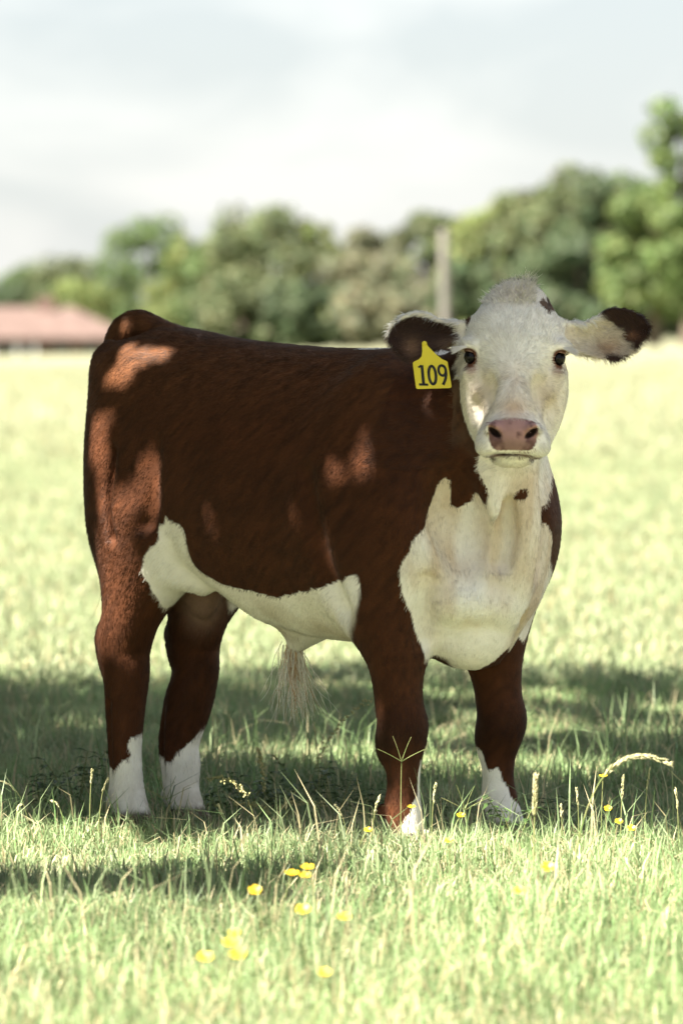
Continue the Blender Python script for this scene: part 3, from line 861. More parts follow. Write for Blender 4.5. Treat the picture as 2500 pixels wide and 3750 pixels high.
RED_PTS['belly'] = [(-0.353, -0.147, 0.528), (-0.350, -0.160, 0.540), (-0.350, -0.170, 0.550), (-0.351, -0.179, 0.562), (-0.352, -0.187, 0.573), (-0.353, -0.192, 0.583), (-0.356, -0.200, 0.596), (-0.356, -0.204, 0.607), (-0.351, -0.209, 0.626), (-0.347, -0.213, 0.637), (-0.337, -0.216, 0.652), (-0.318, -0.219, 0.668), (-0.305, -0.220, 0.680), (-0.292, -0.217, 0.693), (-0.292, -0.217, 0.693), (-0.298, -0.212, 0.707), (-0.287, -0.207, 0.733), (-0.253, -0.223, 0.743), (-0.207, -0.238, 0.748), (-0.182, -0.243, 0.748), (-0.153, -0.247, 0.737), (-0.133, -0.246, 0.718), (-0.137, -0.241, 0.703), (-0.137, -0.237, 0.693), (-0.142, -0.231, 0.679), (-0.142, -0.226, 0.668), (-0.144, -0.220, 0.656), (-0.143, -0.213, 0.642), (-0.142, -0.211, 0.639), (-0.118, -0.214, 0.631), (-0.103, -0.214, 0.622), (-0.087, -0.216, 0.619), (-0.072, -0.217, 0.613), (-0.052, -0.221, 0.609), (-0.037, -0.221, 0.604), (-0.026, -0.220, 0.600), (-0.008, -0.222, 0.597), (0.012, -0.224, 0.596), (0.033, -0.225, 0.594), (0.053, -0.227, 0.593), (0.072, -0.229, 0.591), (0.087, -0.228, 0.587), (0.102, -0.229, 0.586), (0.117, -0.227, 0.583), (0.133, -0.225, 0.580), (0.142, -0.225, 0.580), (0.167, -0.230, 0.585), (0.190, -0.235, 0.590), (0.213, -0.241, 0.594), (0.238, -0.248, 0.598), (0.262, -0.254, 0.601), (0.284, -0.260, 0.604), (0.307, -0.263, 0.608), (0.317, -0.262, 0.612), (0.332, -0.257, 0.617), (0.343, -0.255, 0.619), (0.373, -0.266, 0.628), (0.408, -0.285, 0.634)]
WHITE_PTS['chest'] = [(0.543, -0.152, 0.473), (0.542, -0.158, 0.487), (0.543, -0.163, 0.497), (0.544, -0.169, 0.507), (0.546, -0.176, 0.519), (0.547, -0.187, 0.533), (0.549, -0.197, 0.542), (0.554, -0.207, 0.556), (0.558, -0.218, 0.567), (0.560, -0.230, 0.580), (0.560, -0.235, 0.590), (0.563, -0.239, 0.602), (0.564, -0.244, 0.616), (0.568, -0.247, 0.627), (0.570, -0.250, 0.640), (0.572, -0.251, 0.648), (0.580, -0.250, 0.661), (0.585, -0.250, 0.675), (0.593, -0.247, 0.687), (0.596, -0.246, 0.697), (0.600, -0.245, 0.707), (0.606, -0.237, 0.717), (0.608, -0.228, 0.727), (0.599, -0.206, 0.738), (0.592, -0.193, 0.752), (0.589, -0.183, 0.763), (0.589, -0.178, 0.773), (0.591, -0.172, 0.782), (0.594, -0.173, 0.797), (0.600, -0.169, 0.811), (0.604, -0.168, 0.821), (0.613, -0.162, 0.833), (0.621, -0.161, 0.844), (0.613, -0.178, 0.847), (0.611, -0.172, 0.838), (0.606, -0.167, 0.824), (0.604, -0.158, 0.812), (0.601, -0.151, 0.799), (0.607, -0.127, 0.778), (0.627, -0.111, 0.778), (0.643, -0.109, 0.786), (0.663, -0.112, 0.798), (0.685, -0.125, 0.809), (0.669, -0.120, 0.810), (0.678, -0.116, 0.799), (0.723, -0.132, 0.812), (0.724, -0.134, 0.822), (0.726, -0.136, 0.833), (0.725, -0.140, 0.849), (0.722, -0.147, 0.868), (0.719, -0.149, 0.877), (0.716, -0.151, 0.888), (0.853, -0.292, 0.909), (0.849, -0.301, 0.914)]
RED_PTS['chest'] = [(0.538, -0.178, 0.468), (0.539, -0.187, 0.477), (0.543, -0.197, 0.487), (0.545, -0.206, 0.501), (0.546, -0.213, 0.513), (0.546, -0.217, 0.522), (0.545, -0.226, 0.534), (0.546, -0.231, 0.548), (0.543, -0.237, 0.558), (0.543, -0.242, 0.573), (0.543, -0.247, 0.587), (0.541, -0.251, 0.598), (0.544, -0.254, 0.612), (0.542, -0.258, 0.623), (0.546, -0.260, 0.634), (0.552, -0.264, 0.658), (0.562, -0.262, 0.672), (0.567, -0.262, 0.682), (0.575, -0.260, 0.695), (0.579, -0.259, 0.707), (0.586, -0.256, 0.723), (0.595, -0.250, 0.733), (0.600, -0.245, 0.743), (0.601, -0.242, 0.747), (0.602, -0.237, 0.758), (0.601, -0.232, 0.773), (0.600, -0.224, 0.783), (0.599, -0.218, 0.793), (0.599, -0.208, 0.808), (0.600, -0.203, 0.819), (0.603, -0.197, 0.833), (0.609, -0.188, 0.847), (0.614, -0.184, 0.856), (0.627, -0.162, 0.853), (0.625, -0.155, 0.840), (0.623, -0.149, 0.832), (0.619, -0.139, 0.816), (0.617, -0.132, 0.803), (0.619, -0.129, 0.801), (0.621, -0.126, 0.799), (0.638, -0.122, 0.807), (0.648, -0.124, 0.816), (0.663, -0.129, 0.826), (0.712, -0.141, 0.827), (0.717, -0.136, 0.818), (0.688, -0.126, 0.808), (0.695, -0.135, 0.820), (0.702, -0.143, 0.832), (0.698, -0.146, 0.839), (0.697, -0.153, 0.857), (0.692, -0.157, 0.872), (0.693, -0.159, 0.883), (0.691, -0.160, 0.894), (0.688, -0.162, 0.902)]
WHITE_PTS['lsh'] = [(0.585, 0.220, 0.884), (0.597, 0.208, 0.878), (0.615, 0.185, 0.866), (0.626, 0.171, 0.857), (0.635, 0.159, 0.844), (0.645, 0.141, 0.836), (0.656, 0.126, 0.822), (0.664, 0.113, 0.808), (0.753, 0.003, 0.798), (0.756, 0.001, 0.783), (0.757, 0.002, 0.772), (0.757, 0.002, 0.752), (0.757, 0.002, 0.743), (0.674, 0.108, 0.723), (0.673, 0.123, 0.708)]
RED_PTS['lsh'] = [(0.597, 0.228, 0.837), (0.606, 0.221, 0.827), (0.625, 0.196, 0.816), (0.639, 0.178, 0.803), (0.655, 0.155, 0.789), (0.664, 0.143, 0.778), (0.672, 0.132, 0.762), (0.673, 0.133, 0.753), (0.672, 0.137, 0.743), (0.668, 0.148, 0.732), (0.655, 0.170, 0.719)]
WHITE_PTS['lfore'] = [(0.561, 0.162, 0.482), (0.612, 0.087, 0.483), (0.650, 0.025, 0.480), (0.649, 0.013, 0.471), (0.646, 0.003, 0.464), (0.641, -0.008, 0.458), (0.634, -0.018, 0.451), (0.626, -0.027, 0.444), (0.616, -0.031, 0.434)]
RED_PTS['lfore'] = [(0.536, 0.196, 0.458), (0.548, 0.178, 0.452), (0.555, 0.152, 0.448), (0.556, 0.138, 0.443), (0.630, 0.030, 0.451), (0.621, 0.027, 0.439), (0.610, 0.030, 0.430), (0.592, 0.032, 0.419), (0.582, 0.022, 0.413)]
WHITE_PTS['rh'] = [(-0.487, -0.172, 0.123), (-0.473, -0.178, 0.122), (-0.444, -0.181, 0.132), (-0.438, -0.177, 0.138), (-0.433, -0.172, 0.148), (-0.426, -0.163, 0.152), (-0.423, -0.153, 0.172), (-0.424, -0.158, 0.183), (-0.424, -0.157, 0.188), (-0.422, -0.153, 0.203), (-0.422, -0.153, 0.203), (-0.422, -0.142, 0.203), (-0.425, -0.129, 0.202), (-0.432, -0.117, 0.207)]
RED_PTS['rh'] = [(-0.473, -0.178, 0.143), (-0.458, -0.183, 0.143), (-0.466, -0.181, 0.142), (-0.452, -0.183, 0.153), (-0.441, -0.179, 0.163), (-0.433, -0.172, 0.168), (-0.433, -0.172, 0.168), (-0.433, -0.172, 0.178), (-0.432, -0.173, 0.198), (-0.430, -0.170, 0.208), (-0.423, -0.157, 0.217), (-0.421, -0.153, 0.222), (-0.421, -0.138, 0.222), (-0.433, -0.113, 0.223)]
WHITE_PTS['lh'] = [(-0.505, 0.015, 0.144), (-0.496, 0.015, 0.137), (-0.468, 0.005, 0.132), (-0.447, 0.012, 0.142), (-0.444, 0.014, 0.153), (-0.442, 0.017, 0.157), (-0.437, 0.023, 0.163), (-0.430, 0.035, 0.172), (-0.426, 0.053, 0.187)]
RED_PTS['lh'] = [(-0.502, 0.012, 0.168), (-0.491, 0.016, 0.157), (-0.468, 0.004, 0.158), (-0.457, 0.006, 0.153), (-0.468, 0.004, 0.148), (-0.460, 0.005, 0.158), (-0.450, 0.010, 0.172), (-0.444, 0.014, 0.177), (-0.436, 0.021, 0.187), (-0.425, 0.036, 0.201)]
WHITE_PTS['lf'] = [(0.468, 0.116, 0.183), (0.487, 0.111, 0.167), (0.513, 0.117, 0.158), (0.516, 0.119, 0.163), (0.510, 0.115, 0.162), (0.515, 0.120, 0.148), (0.521, 0.124, 0.133), (0.526, 0.128, 0.122), (0.531, 0.129, 0.111), (0.535, 0.130, 0.100), (0.545, 0.142, 0.084), (0.546, 0.158, 0.078)]
RED_PTS['lf'] = [(0.498, 0.108, 0.192), (0.507, 0.113, 0.178), (0.503, 0.111, 0.172), (0.507, 0.113, 0.178), (0.521, 0.124, 0.168), (0.524, 0.131, 0.158), (0.527, 0.138, 0.142), (0.530, 0.148, 0.131), (0.533, 0.153, 0.118), (0.538, 0.153, 0.103), (0.539, 0.157, 0.097), (0.533, 0.172, 0.093), (0.534, 0.174, 0.088), (0.530, 0.175, 0.095)]
WHITE_PTS['rf'] = [(0.541, -0.211, 0.062), (0.544, -0.202, 0.072), (0.543, -0.193, 0.092), (0.538, -0.173, 0.112), (0.529, -0.161, 0.132), (0.529, -0.161, 0.147), (0.530, -0.160, 0.163), (0.530, -0.160, 0.178)]
RED_PTS['rf'] = [(0.527, -0.221, 0.072), (0.534, -0.214, 0.083), (0.537, -0.207, 0.098), (0.537, -0.198, 0.122), (0.538, -0.193, 0.137), (0.539, -0.193, 0.153), (0.540, -0.187, 0.167), (0.541, -0.188, 0.182)]
def white_anchor():
    w = [p for k in WHITE_PTS for p in WHITE_PTS[k]]
    w += [(x, -y, z) for (x, y, z) in WHITE_PTS['belly'] if x < 0.33]
    w += [(0.64, 0, 0.55), (0.68, -0.05, 0.70), (0.70, -0.02, 0.80), (0.56, 0.0, 0.43), (0.60, -0.10, 0.60), (0.60, 0.12, 0.62), (0.59, 0.14, 0.52),
          (0.0, 0, 0.48), (0.2, 0, 0.46), (-0.15, 0, 0.52), (0.35, 0, 0.45), (-0.27, -0.12, 0.57), (0.1, -0.15, 0.50), (0.1, 0.15, 0.50),
          (0.25, -0.15, 0.49), (0.25, 0.15, 0.49), (-0.05, -0.12, 0.50), (-0.05, 0.12, 0.50)]
    for (x, y) in ((-0.455, -0.145), (-0.48, 0.05)):
        w += [(x + 0.03, y, 0.04), (x - 0.05, y, 0.07), (x, y + 0.05, 0.06), (x, y - 0.05, 0.06), (x - 0.045, y, 0.11), (x + 0.04, y, 0.10), (x, y + 0.04, 0.12), (x, y - 0.04, 0.10)]
    w += [(0.53, 0.12, 0.04), (0.47, 0.13, 0.06), (0.46, 0.12, 0.12), (0.53, 0.148, 0.03), (0.57, 0.15, 0.06), (0.54, -0.16, 0.05), (0.53, -0.155, 0.10)]
    return w
def red_anchor():
    b = [p for k in RED_PTS for p in RED_PTS[k]]
    b += [(x, -y, z) for (x, y, z) in RED_PTS['belly'] if x < 0.33]
    for s in (-1, 1):
        for x in np.arange(-0.62, 0.5, 0.1):
            for z in (0.80, 0.95, 1.10):
                b.append((x, s * 0.24, z))
        for z in (0.26, 0.33, 0.39):
            b += [(0.50, s * 0.17 + 0.05, z), (0.50, s * 0.17 - 0.05, z), (0.44, s * 0.17, z), (0.54, s * 0.17, z)]
        for z in (0.30, 0.38, 0.46, 0.54, 0.62):
            hy = -0.14 if s < 0 else 0.06
            b += [(-0.40, hy, z), (-0.52, hy, z), (-0.46, hy + 0.05, z), (-0.46, hy - 0.05, z)]
        b += [(-0.5, s * 0.2, 0.7), (-0.62, s * 0.1, 0.85), (-0.62, s * 0.1, 1.05), (0.45, s * 0.24, 0.66), (0.50, s * 0.25, 0.60), (0.35, s * 0.25, 0.72),
              (0.58, s * 0.17, 1.0), (0.50, s * 0.2, 1.05)]
    for x in np.arange(-0.62, 0.4, 0.1):
        b.append((x, 0, 1.17))
    b += [(-0.69, 0.02, z) for z in (0.7, 0.85, 1.0, 1.1)]
    b += [(0.46, -0.21, 0.10), (0.45, -0.19, 0.16), (0.49, -0.23, 0.08), (0.50, -0.225, 0.15), (0.47, -0.20, 0.05), (0.51, -0.23, 0.20), (0.45, 0.16, 0.2), (0.50, 0.19, 0.14),
          (0.72, -0.19, 0.98), (0.66, -0.18, 0.95), (0.70, -0.175, 0.92), (0.62, -0.20, 0.92), (0.60, 0.20, 0.78)]
    return b

def head_uvf(P):
    q = (np.asarray(P) - H0) @ HL                      # HL columns are unit axes
    return q[:, 0], q[:, 1], q[:, 2]

def coat_white(P):
    """1 = white hair, 0 = red hair, soft in between"""
    W = np.array(white_anchor()); B = np.array(red_anchor())
    warp = np.stack([fbm(P, 38, 3), fbm(P, 38, 5), fbm(P, 38, 9)], 1) * 0.005
    Q = P + warp
    out = np.empty(len(P))
    for i in range(0, len(P), 20000):
        c = Q[i:i + 20000]
        dw = ((c[:, None, :] - W[None]) ** 2).sum(-1)
        db = ((c[:, None, :] - B[None]) ** 2).sum(-1)
        fw = (1 / (dw + 1.2e-4) ** 1.8).sum(1)
        fb = (1 / (db + 1.2e-4) ** 1.8).sum(1)
        out[i:i + 20000] = (np.log(fw) - np.log(fb))
    w = sstep(-0.22, 0.22, out)
    u, f, v = head_uvf(Q)
    hd_in = np.maximum.reduce([1 - ((u / 0.150) ** 2 + ((f + 0.0) / 0.128) ** 2 + ((v + 0.02) / 0.235) ** 2), np.zeros(len(P))])
    hd_in = np.where(f > 0.05, 1.0, hd_in) * ((u > -0.16) & (u < 0.16) & (v > -0.27) & (f > -0.12))
    w = np.maximum(w, sstep(0.0, 0.06, hd_in))
    # crest stripe along the top of the neck
    stripe = (P[:, 2] > 1.10) & (P[:, 0] > 0.22) & (np.abs(P[:, 1] + 0.01) < 0.030 + 0.01 * fbm(P, 30, 21)) & (v < 0.12)
    w = np.where(stripe, 1.0, w)
    # forehead patch, ear-root mark, throat mark
    def blot(cu, cv, ru, rv, ang, fmin=-0.2):
        a = R(ang)
        du, dv = u - cu, v - cv
        x = du * math.cos(a) + dv * math.sin(a)
        y = -du * math.sin(a) + dv * math.cos(a)
        return ((x / ru) ** 2 + (y / rv) ** 2 < 1) & (f > fmin)
    w = np.where(blot(0.072, 0.116, 0.026, 0.0100, -34), 0.0, w)
    w = np.where(blot(-0.113, 0.070, 0.024, 0.006, 68), 0.0, w)
    w = np.where(blot(0.020, -0.312, 0.021, 0.012, 28), 0.0, w)
    return w

def coat_color(P):
    u, f, v = head_uvf(P)
    w = coat_white(P)
    n1 = fbm(P, 9, 31)[:, None]
    n2 = fbm(P, 60, 37)[:, None]
    fa_, fb_ = P[:, 0] * 0.757 + P[:, 2] * 0.653, -P[:, 0] * 0.653 + P[:, 2] * 0.757       # along and across the lie of the hair
    stk = fbm(np.stack([fa_ * 0.22, P[:, 1], fb_], 1), 95, 41, 2)[:, None]
    crl = fbm(P, 62, 43, 2)[:, None] * sstep(0.95, 1.12, P[:, 2])[:, None]
    red = np.array((0.054, 0.0176, 0.0060)) * (1 + 0.28 * n1 + 0.42 * stk + 0.45 * crl)
    dusty = sstep(0.92, 1.16, P[:, 2])[:, None] * (P[:, 0:1] < 0.5)             # dusty brown along the back, with sky sheen painted into the colour
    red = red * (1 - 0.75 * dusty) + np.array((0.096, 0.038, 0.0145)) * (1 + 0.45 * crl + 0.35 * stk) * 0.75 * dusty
    knee = (np.exp(-((P[:, 2] - 0.26) / 0.05) ** 2) * (P[:, 0] > 0.3))[:, None]
    red = red * (1 - 0.45 * knee)
    white = np.array((0.86, 0.82, 0.74)) * (1 + 0.05 * n1 + 0.06 * n2)
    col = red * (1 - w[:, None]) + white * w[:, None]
    head = (f > -0.14) & (v > -0.27) & (np.abs(u) < 0.14)
    def tint(c, k):
        nonlocal col
        k = np.clip(k, 0, 1)[:, None]
        col = col * (1 - k) + np.array(c) * k
    # tan hair: bridge of the nose, poll, below the eyes
    tint((0.50, 0.30, 0.16), head * 0.75 * np.exp(-(u / 0.030) ** 2 - ((v + 0.112) / 0.030) ** 2))
    tint((0.60, 0.46, 0.31), head * 0.40 * np.exp(-((u - 0.0) / 0.050) ** 2 - ((v - 0.140) / 0.020) ** 2))
    tint((0.47, 0.345, 0.22), head * 0.60 * np.exp(-((np.abs(u) - 0.072) / 0.034) ** 2 - ((v + 0.085) / 0.055) ** 2))
    tint((0.50, 0.36, 0.23), head * 0.55 * np.exp(-(u / 0.05) ** 2 - ((v + 0.050) / 0.035) ** 2) * np.clip(0.5 + 1.2 * n2[:, 0], 0, 1))
    tint((0.60, 0.46, 0.31), head * 0.25 * np.clip(n1[:, 0] + 0.3, 0, 1))
    for s in (-1, 1):                                                            # eye rims and tear marks
        d = np.sqrt(((u - s * 0.100) / 0.90) ** 2 + (f - 0.026) ** 2 + (v / 1.15) ** 2)
        tint((0.105, 0.042, 0.026), head * sstep(0.0270, 0.0205, d))
        tint((0.22, 0.085, 0.045), head * 0.75 * np.exp(-((u - s * 0.092) / 0.009) ** 2 - ((v + 0.027) / 0.014) ** 2))
    # ears: dark inside, pale outer rim
    er = np.array(EAR_R[:8])[::-1]; el = np.array(EAR_L[:9])
    topr = np.interp(u, er[:, 0], er[:, 1]); topl = np.interp(u, el[:, 0], el[:, 1])
    re = (u < -0.112) & (f > -0.13) & (v > -0.05) & (v < 0.125) & (f < 0.0) & (P[:, 2] > 1.08)
    tint((0.80, 0.75, 0.67), re * 1.0)
    edge = topr - 0.006 - 0.004 * n2[:, 0]
    inr = re * sstep(-0.002, 0.004, edge - v) * sstep(-0.126, -0.136, u + 0.008 * n2[:, 0])
    tint((0.040, 0.021, 0.016), inr)
    tint((0.27, 0.155, 0.09), inr * 0.85 * np.exp(-((u + 0.228) / 0.020) ** 2 - ((v - 0.020) / 0.020) ** 2))
    tint((0.22, 0.14, 0.09), inr * 0.6 * np.exp(-((u + 0.150) / 0.03) ** 2 - ((v - 0.030) / 0.012) ** 2))
    le = (u > 0.112) & (f > -0.13) & (v > -0.03) & (v < 0.16) & (f < 0.0)
    tint((0.62, 0.54, 0.42), le * 0.85)
    tint((0.36, 0.22, 0.13), le * 0.75 * np.exp(-((u - 0.205) / 0.034) ** 2 - ((v - 0.025) / 0.022) ** 2))
    tint((0.80, 0.75, 0.67), le * sstep(-0.014, -0.006, v - topl) * (u < 0.212))
    tint((0.038, 0.019, 0.014), le * sstep(-0.010, 0.014, u + v - 0.293 + 0.016 * n2[:, 0]))
    tint((0.045, 0.023, 0.017), le * sstep(0.016, 0.006, v + 0.006 * n2[:, 0]) * (u > 0.200))
    tint((0.25, 0.12, 0.06), le * 0.6 * np.exp(-((u - 0.262) / 0.014) ** 2 - ((v - 0.055) / 0.010) ** 2))
    # stained hair plus warm bounce light painted on neck and brisket, in streaks down the lie of the hair
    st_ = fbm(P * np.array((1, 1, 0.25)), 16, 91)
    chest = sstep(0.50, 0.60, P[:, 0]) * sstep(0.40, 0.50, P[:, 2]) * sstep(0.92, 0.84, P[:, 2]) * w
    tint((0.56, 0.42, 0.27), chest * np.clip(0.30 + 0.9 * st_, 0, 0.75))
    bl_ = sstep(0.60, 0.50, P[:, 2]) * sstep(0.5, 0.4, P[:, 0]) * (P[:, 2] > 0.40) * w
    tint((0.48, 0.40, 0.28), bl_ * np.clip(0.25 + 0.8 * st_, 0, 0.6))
    # purse: bare pink skin
    pk = np.exp(-(((P[:, 0] + 0.345) / 0.05) ** 2 + ((P[:, 1] - 0.01) / 0.05) ** 2 + ((P[:, 2] - 0.53) / 0.06) ** 2))
    tint((0.23, 0.14, 0.105), np.clip(pk * 1.8, 0, 0.95))
    # hooves and grubby feet
    tint((0.055, 0.045, 0.038), sstep(0.040, 0.022, P[:, 2] - 0.012 * (P[:, 0] > 0)))
    tint((0.30, 0.24, 0.16), 0.45 * sstep(0.16, 0.04, P[:, 2]) * w * np.clip(0.4 + n1[:, 0] + n2[:, 0], 0, 1))
    # nose: pink skin with darker freckles round the nostrils
    np_ = sstep(1.0, 0.86, ((u / (0.050 + 0.14 * np.clip(v + 0.21, 0, 0.075))) ** 4 + ((v + 0.170 + 0.10 * np.abs(u)) / 0.037) ** 4) + 0.10 * n2[:, 0]) * (f > 0.105)
    tint((0.36, 0.205, 0.185), np_)
    tint((0.20, 0.125, 0.11), np_ * 0.65 * sstep(-0.172, -0.195, v))
    fr = np_ * sstep(-0.05, 0.45, n2[:, 0] + 0.5 * np.exp(-((np.abs(u) - 0.045) / 0.014) ** 2) - 0.15)
    tint((0.095, 0.045, 0.040), fr * 0.8)
    sl = R(38)
    nu, nv = np.abs(u) - 0.041, v + 0.168
    nx_, ny_ = nu * math.cos(sl) + nv * math.sin(sl), -nu * math.sin(sl) + nv * math.cos(sl)
    tint((0.018, 0.009, 0.008), np_ * sstep(1.15, 0.8, np.sqrt((nx_ / 0.0185) ** 2 + (ny_ / 0.0072) ** 2)))
    mouth = (f > 0.06) * np.exp(-((v + 0.2175 + 2.0 * u * u) / 0.0042) ** 2) * sstep(0.062, 0.045, np.abs(u))
    tint((0.12, 0.07, 0.05), mouth)
    bare = np.clip(np_ + sstep(0.030, 0.022, np.sqrt((np.abs(u) - 0.100) ** 2 + (f - 0.032) ** 2 + v ** 2)) + (P[:, 2] < 0.035) + 0.6 * mouth, 0, 1)
    return np.clip(col, 0.004, 0.9), w, bare

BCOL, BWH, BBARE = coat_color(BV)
hide = mat('hide', rough=0.75, spec=0.12, attr='coat')
for m_ in (hide,):
    m_.node_tree.nodes['Principled BSDF'].inputs['Sheen Weight'].default_value = 0.03
bnode = hide.node_tree.nodes['Principled BSDF']
nzb = hide.node_tree.nodes.new('ShaderNodeTexNoise')
nzb.inputs['Scale'].default_value = 160
bpb = hide.node_tree.nodes.new('ShaderNodeBump')
bpb.inputs['Strength'].default_value = 0.25
bpb.inputs['Distance'].default_value = 0.004
tcb = hide.node_tree.nodes.new('ShaderNodeTexCoord')
hide.node_tree.links.new(tcb.outputs['Object'], nzb.inputs['Vector'])
hide.node_tree.links.new(nzb.outputs['Fac'], bpb.inputs['Height'])
hide.node_tree.links.new(bpb.outputs['Normal'], bnode.inputs['Normal'])
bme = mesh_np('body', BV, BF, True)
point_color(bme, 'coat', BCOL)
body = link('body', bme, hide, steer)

# ---- hair
fur = mat('fur', rough=0.55, spec=0.18, attr='strand')
_nt = fur.node_tree
_nt.nodes['Principled BSDF'].inputs['Sheen Weight'].default_value = 0.03
_nt.nodes['Principled BSDF'].inputs['Sheen Roughness'].default_value = 0.4
_an = _nt.nodes.new('ShaderNodeAttribute'); _an.attribute_name = 'lie'          # direction the hide faces under each hair
_vt = _nt.nodes.new('ShaderNodeVectorTransform'); _vt.vector_type = 'NORMAL'; _vt.convert_from = 'OBJECT'; _vt.convert_to = 'WORLD'
_ge = _nt.nodes.new('ShaderNodeNewGeometry')
_mx = _nt.nodes.new('ShaderNodeMix'); _mx.data_type = 'VECTOR'; _mx.inputs['Factor'].default_value = 0.35
_nt.links.new(_an.outputs['Vector'], _vt.inputs['Vector'])
_nt.links.new(_vt.outputs['Vector'], _mx.inputs['A'])
_nt.links.new(_ge.outputs['Normal'], _mx.inputs['B'])
_nn = _nt.nodes.new('ShaderNodeVectorMath'); _nn.operation = 'NORMALIZE'
_nt.links.new(_mx.outputs['Result'], _nn.inputs[0])
_nt.links.new(_nn.outputs['Vector'], _nt.nodes['Principled BSDF'].inputs['Normal'])
def hair(name, roots, dirs, lens, cols, rad, bend=None, npt=4, wav=0.0, nrm=None):
    """roots (n,3); dirs (n,3) unit; bend (n,3) added along the length squared"""
    n = len(roots)
    hc = bpy.data.hair_curves.new(name)
    hc.add_curves([npt] * n)
    t = np.linspace(0, 1, npt)
    P = roots[:, None, :] + dirs[:, None, :] * lens[:, None, None] * t[None, :, None]
    if bend is not None:
        P = P + bend[:, None, :] * lens[:, None, None] * (t ** 2)[None, :, None]
    if wav:
        ph = rng.random((n, 3)) * 6.28
        P = P + wav * lens[:, None, None] * np.sin(t[None, :, None] * 7 + ph[:, None, :]) * t[None, :, None]
    hc.position_data.foreach_set('vector', P.reshape(-1).astype(np.float32))
    ra = hc.attributes.new('radius', 'FLOAT', 'POINT')
    rr = (rad * (1 - 0.75 * t))[None, :] * (0.8 + 0.4 * rng.random((n, 1)))
    ra.data.foreach_set('value', rr.reshape(-1).astype(np.float32))
    ca = hc.attributes.new('strand', 'FLOAT_COLOR', 'CURVE')
    C4 = np.ones((n, 4), dtype=np.float32)
    C4[:, :3] = np.clip(cols, 0.003, 0.92)
    ca.data.foreach_set('color', C4.ravel())
    if nrm is None:
        nrm = np.cross(dirs, np.cross(np.array((0.5, -0.6, 0.5)), dirs)) + 1e-6
        nrm /= np.linalg.norm(nrm, axis=1, keepdims=True)
    na = hc.attributes.new('lie', 'FLOAT_VECTOR', 'CURVE')
    na.data.foreach_set('vector', nrm.reshape(-1).astype(np.float32))
    hc.materials.append(fur)
    o = bpy.data.objects.new(name, hc)
    COL.objects.link(o)
    o.parent = steer
    return o

def sample_hide(n, weight):
    fw = BA * weight
    fi = rng.choice(len(BF), n, p=fw / fw.sum())
    a, b = rng.random(n)[:, None], rng.random(n)[:, None]
    q = BF[fi]
    bl = lambda A: (A[q[:, 0]] * (1 - a) + A[q[:, 1]] * a) * (1 - b) + (A[q[:, 3]] * (1 - a) + A[q[:, 2]] * a) * b
    P = bl(BV); N = bl(BN)
    N /= np.linalg.norm(N, axis=1, keepdims=True)
    return P, N, q[:, 0]

def flow(P, N):
    """which way the hair lies"""
    u, f, v = head_uvf(P)
    d = np.tile(np.array((-0.72, 0.0, -0.62)), (len(P), 1))
    lg = sstep(0.62, 0.42, P[:, 2])[:, None] * (P[:, 2:3] < 0.62)
    d = d * (1 - lg) + np.array((-0.12, 0, -1.0)) * lg
    ch = (sstep(0.50, 0.62, P[:, 0]) * sstep(0.3, 0.5, P[:, 2]))[:, None]
    d = d * (1 - ch) + np.array((-0.15, 0, -1.0)) * ch
    head = (f > -0.13) & (v > -0.26)
    e = np.stack([u * 1.0, np.full(len(u), -0.01), (v + 0.035) * 1.0 - 0.02], 1)
    lo = v < -0.06                                        # below the whorl: down to the nose and out over the cheeks
    e[lo] = np.stack([u[lo] * 0.9, np.full(lo.sum(), 0.0), np.full(lo.sum(), 0.03) * np.sign(-v[lo] - 0.30)], 1)
    ears = np.abs(u) > 0.118
    e[ears] = np.stack([np.sign(u[ears]), np.zeros(ears.sum()), -0.25 + np.zeros(ears.sum())], 1)
    e /= np.linalg.norm(e, axis=1, keepdims=True) + 1e-9
    d = np.where(head[:, None], e @ HL.T, d)
    up = P[:, 2:3]
    curl = fbm(P, 14, 51)[:, None] * 0.25 + fbm(P, 34, 53)[:, None] * (0.10 + 0.55 * sstep(1.0, 1.14, up) + 1.0 * head[:, None])
    t2 = np.cross(N, d)
    d = d + t2 * curl
    d = d - N * (d * N).sum(1, keepdims=True)
    return d / (np.linalg.norm(d, axis=1, keepdims=True) + 1e-9), head, ears & (f < 0.03)

fur_w = 1 - 0.98 * BBARE[BF[:, 0]]
hx = ((BV[BF[:, 0]] - H0) @ HL)
headface = (hx[:, 1] > -0.13) & (hx[:, 2] > -0.26)
P, N, vi = sample_hide(380000, fur_w * (1 + 1.6 * headface))
T, head, ears = flow(P, N)
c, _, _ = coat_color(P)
lift = 0.13 + 0.12 * rng.random(len(P))[:, None]
lift = lift + 0.16 * head[:, None] * np.clip(fbm(P, 90, 79)[:, None] + 0.2, 0, 1)
lift = lift + 0.08 * sstep(1.0, 1.14, P[:, 2:3]) * (1 + fbm(P, 60, 77)[:, None])
D = T + N * lift + rng.normal(0, 0.07, P.shape)
D /= np.linalg.norm(D, axis=1, keepdims=True)
ln = 0.012 + 0.006 * rng.random(len(P))
ln = ln * (0.62 + 0.38 * sstep(0.25, 0.7, P[:, 2]))
ln = np.where(head, 0.011 + 0.004 * rng.random(len(P)), ln)
ln = np.where(ears, 0.016, ln)
ln = np.where((P[:, 2] < 0.75) & (P[:, 2] > 0.45) & (P[:, 0] < -0.45), ln * 1.35, ln)
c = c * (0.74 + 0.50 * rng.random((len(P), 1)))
tag(hair('coat', P - N * 0.0012, D, ln, c, 0.00050, bend=-N * 0.10, nrm=N), kind='stuff')

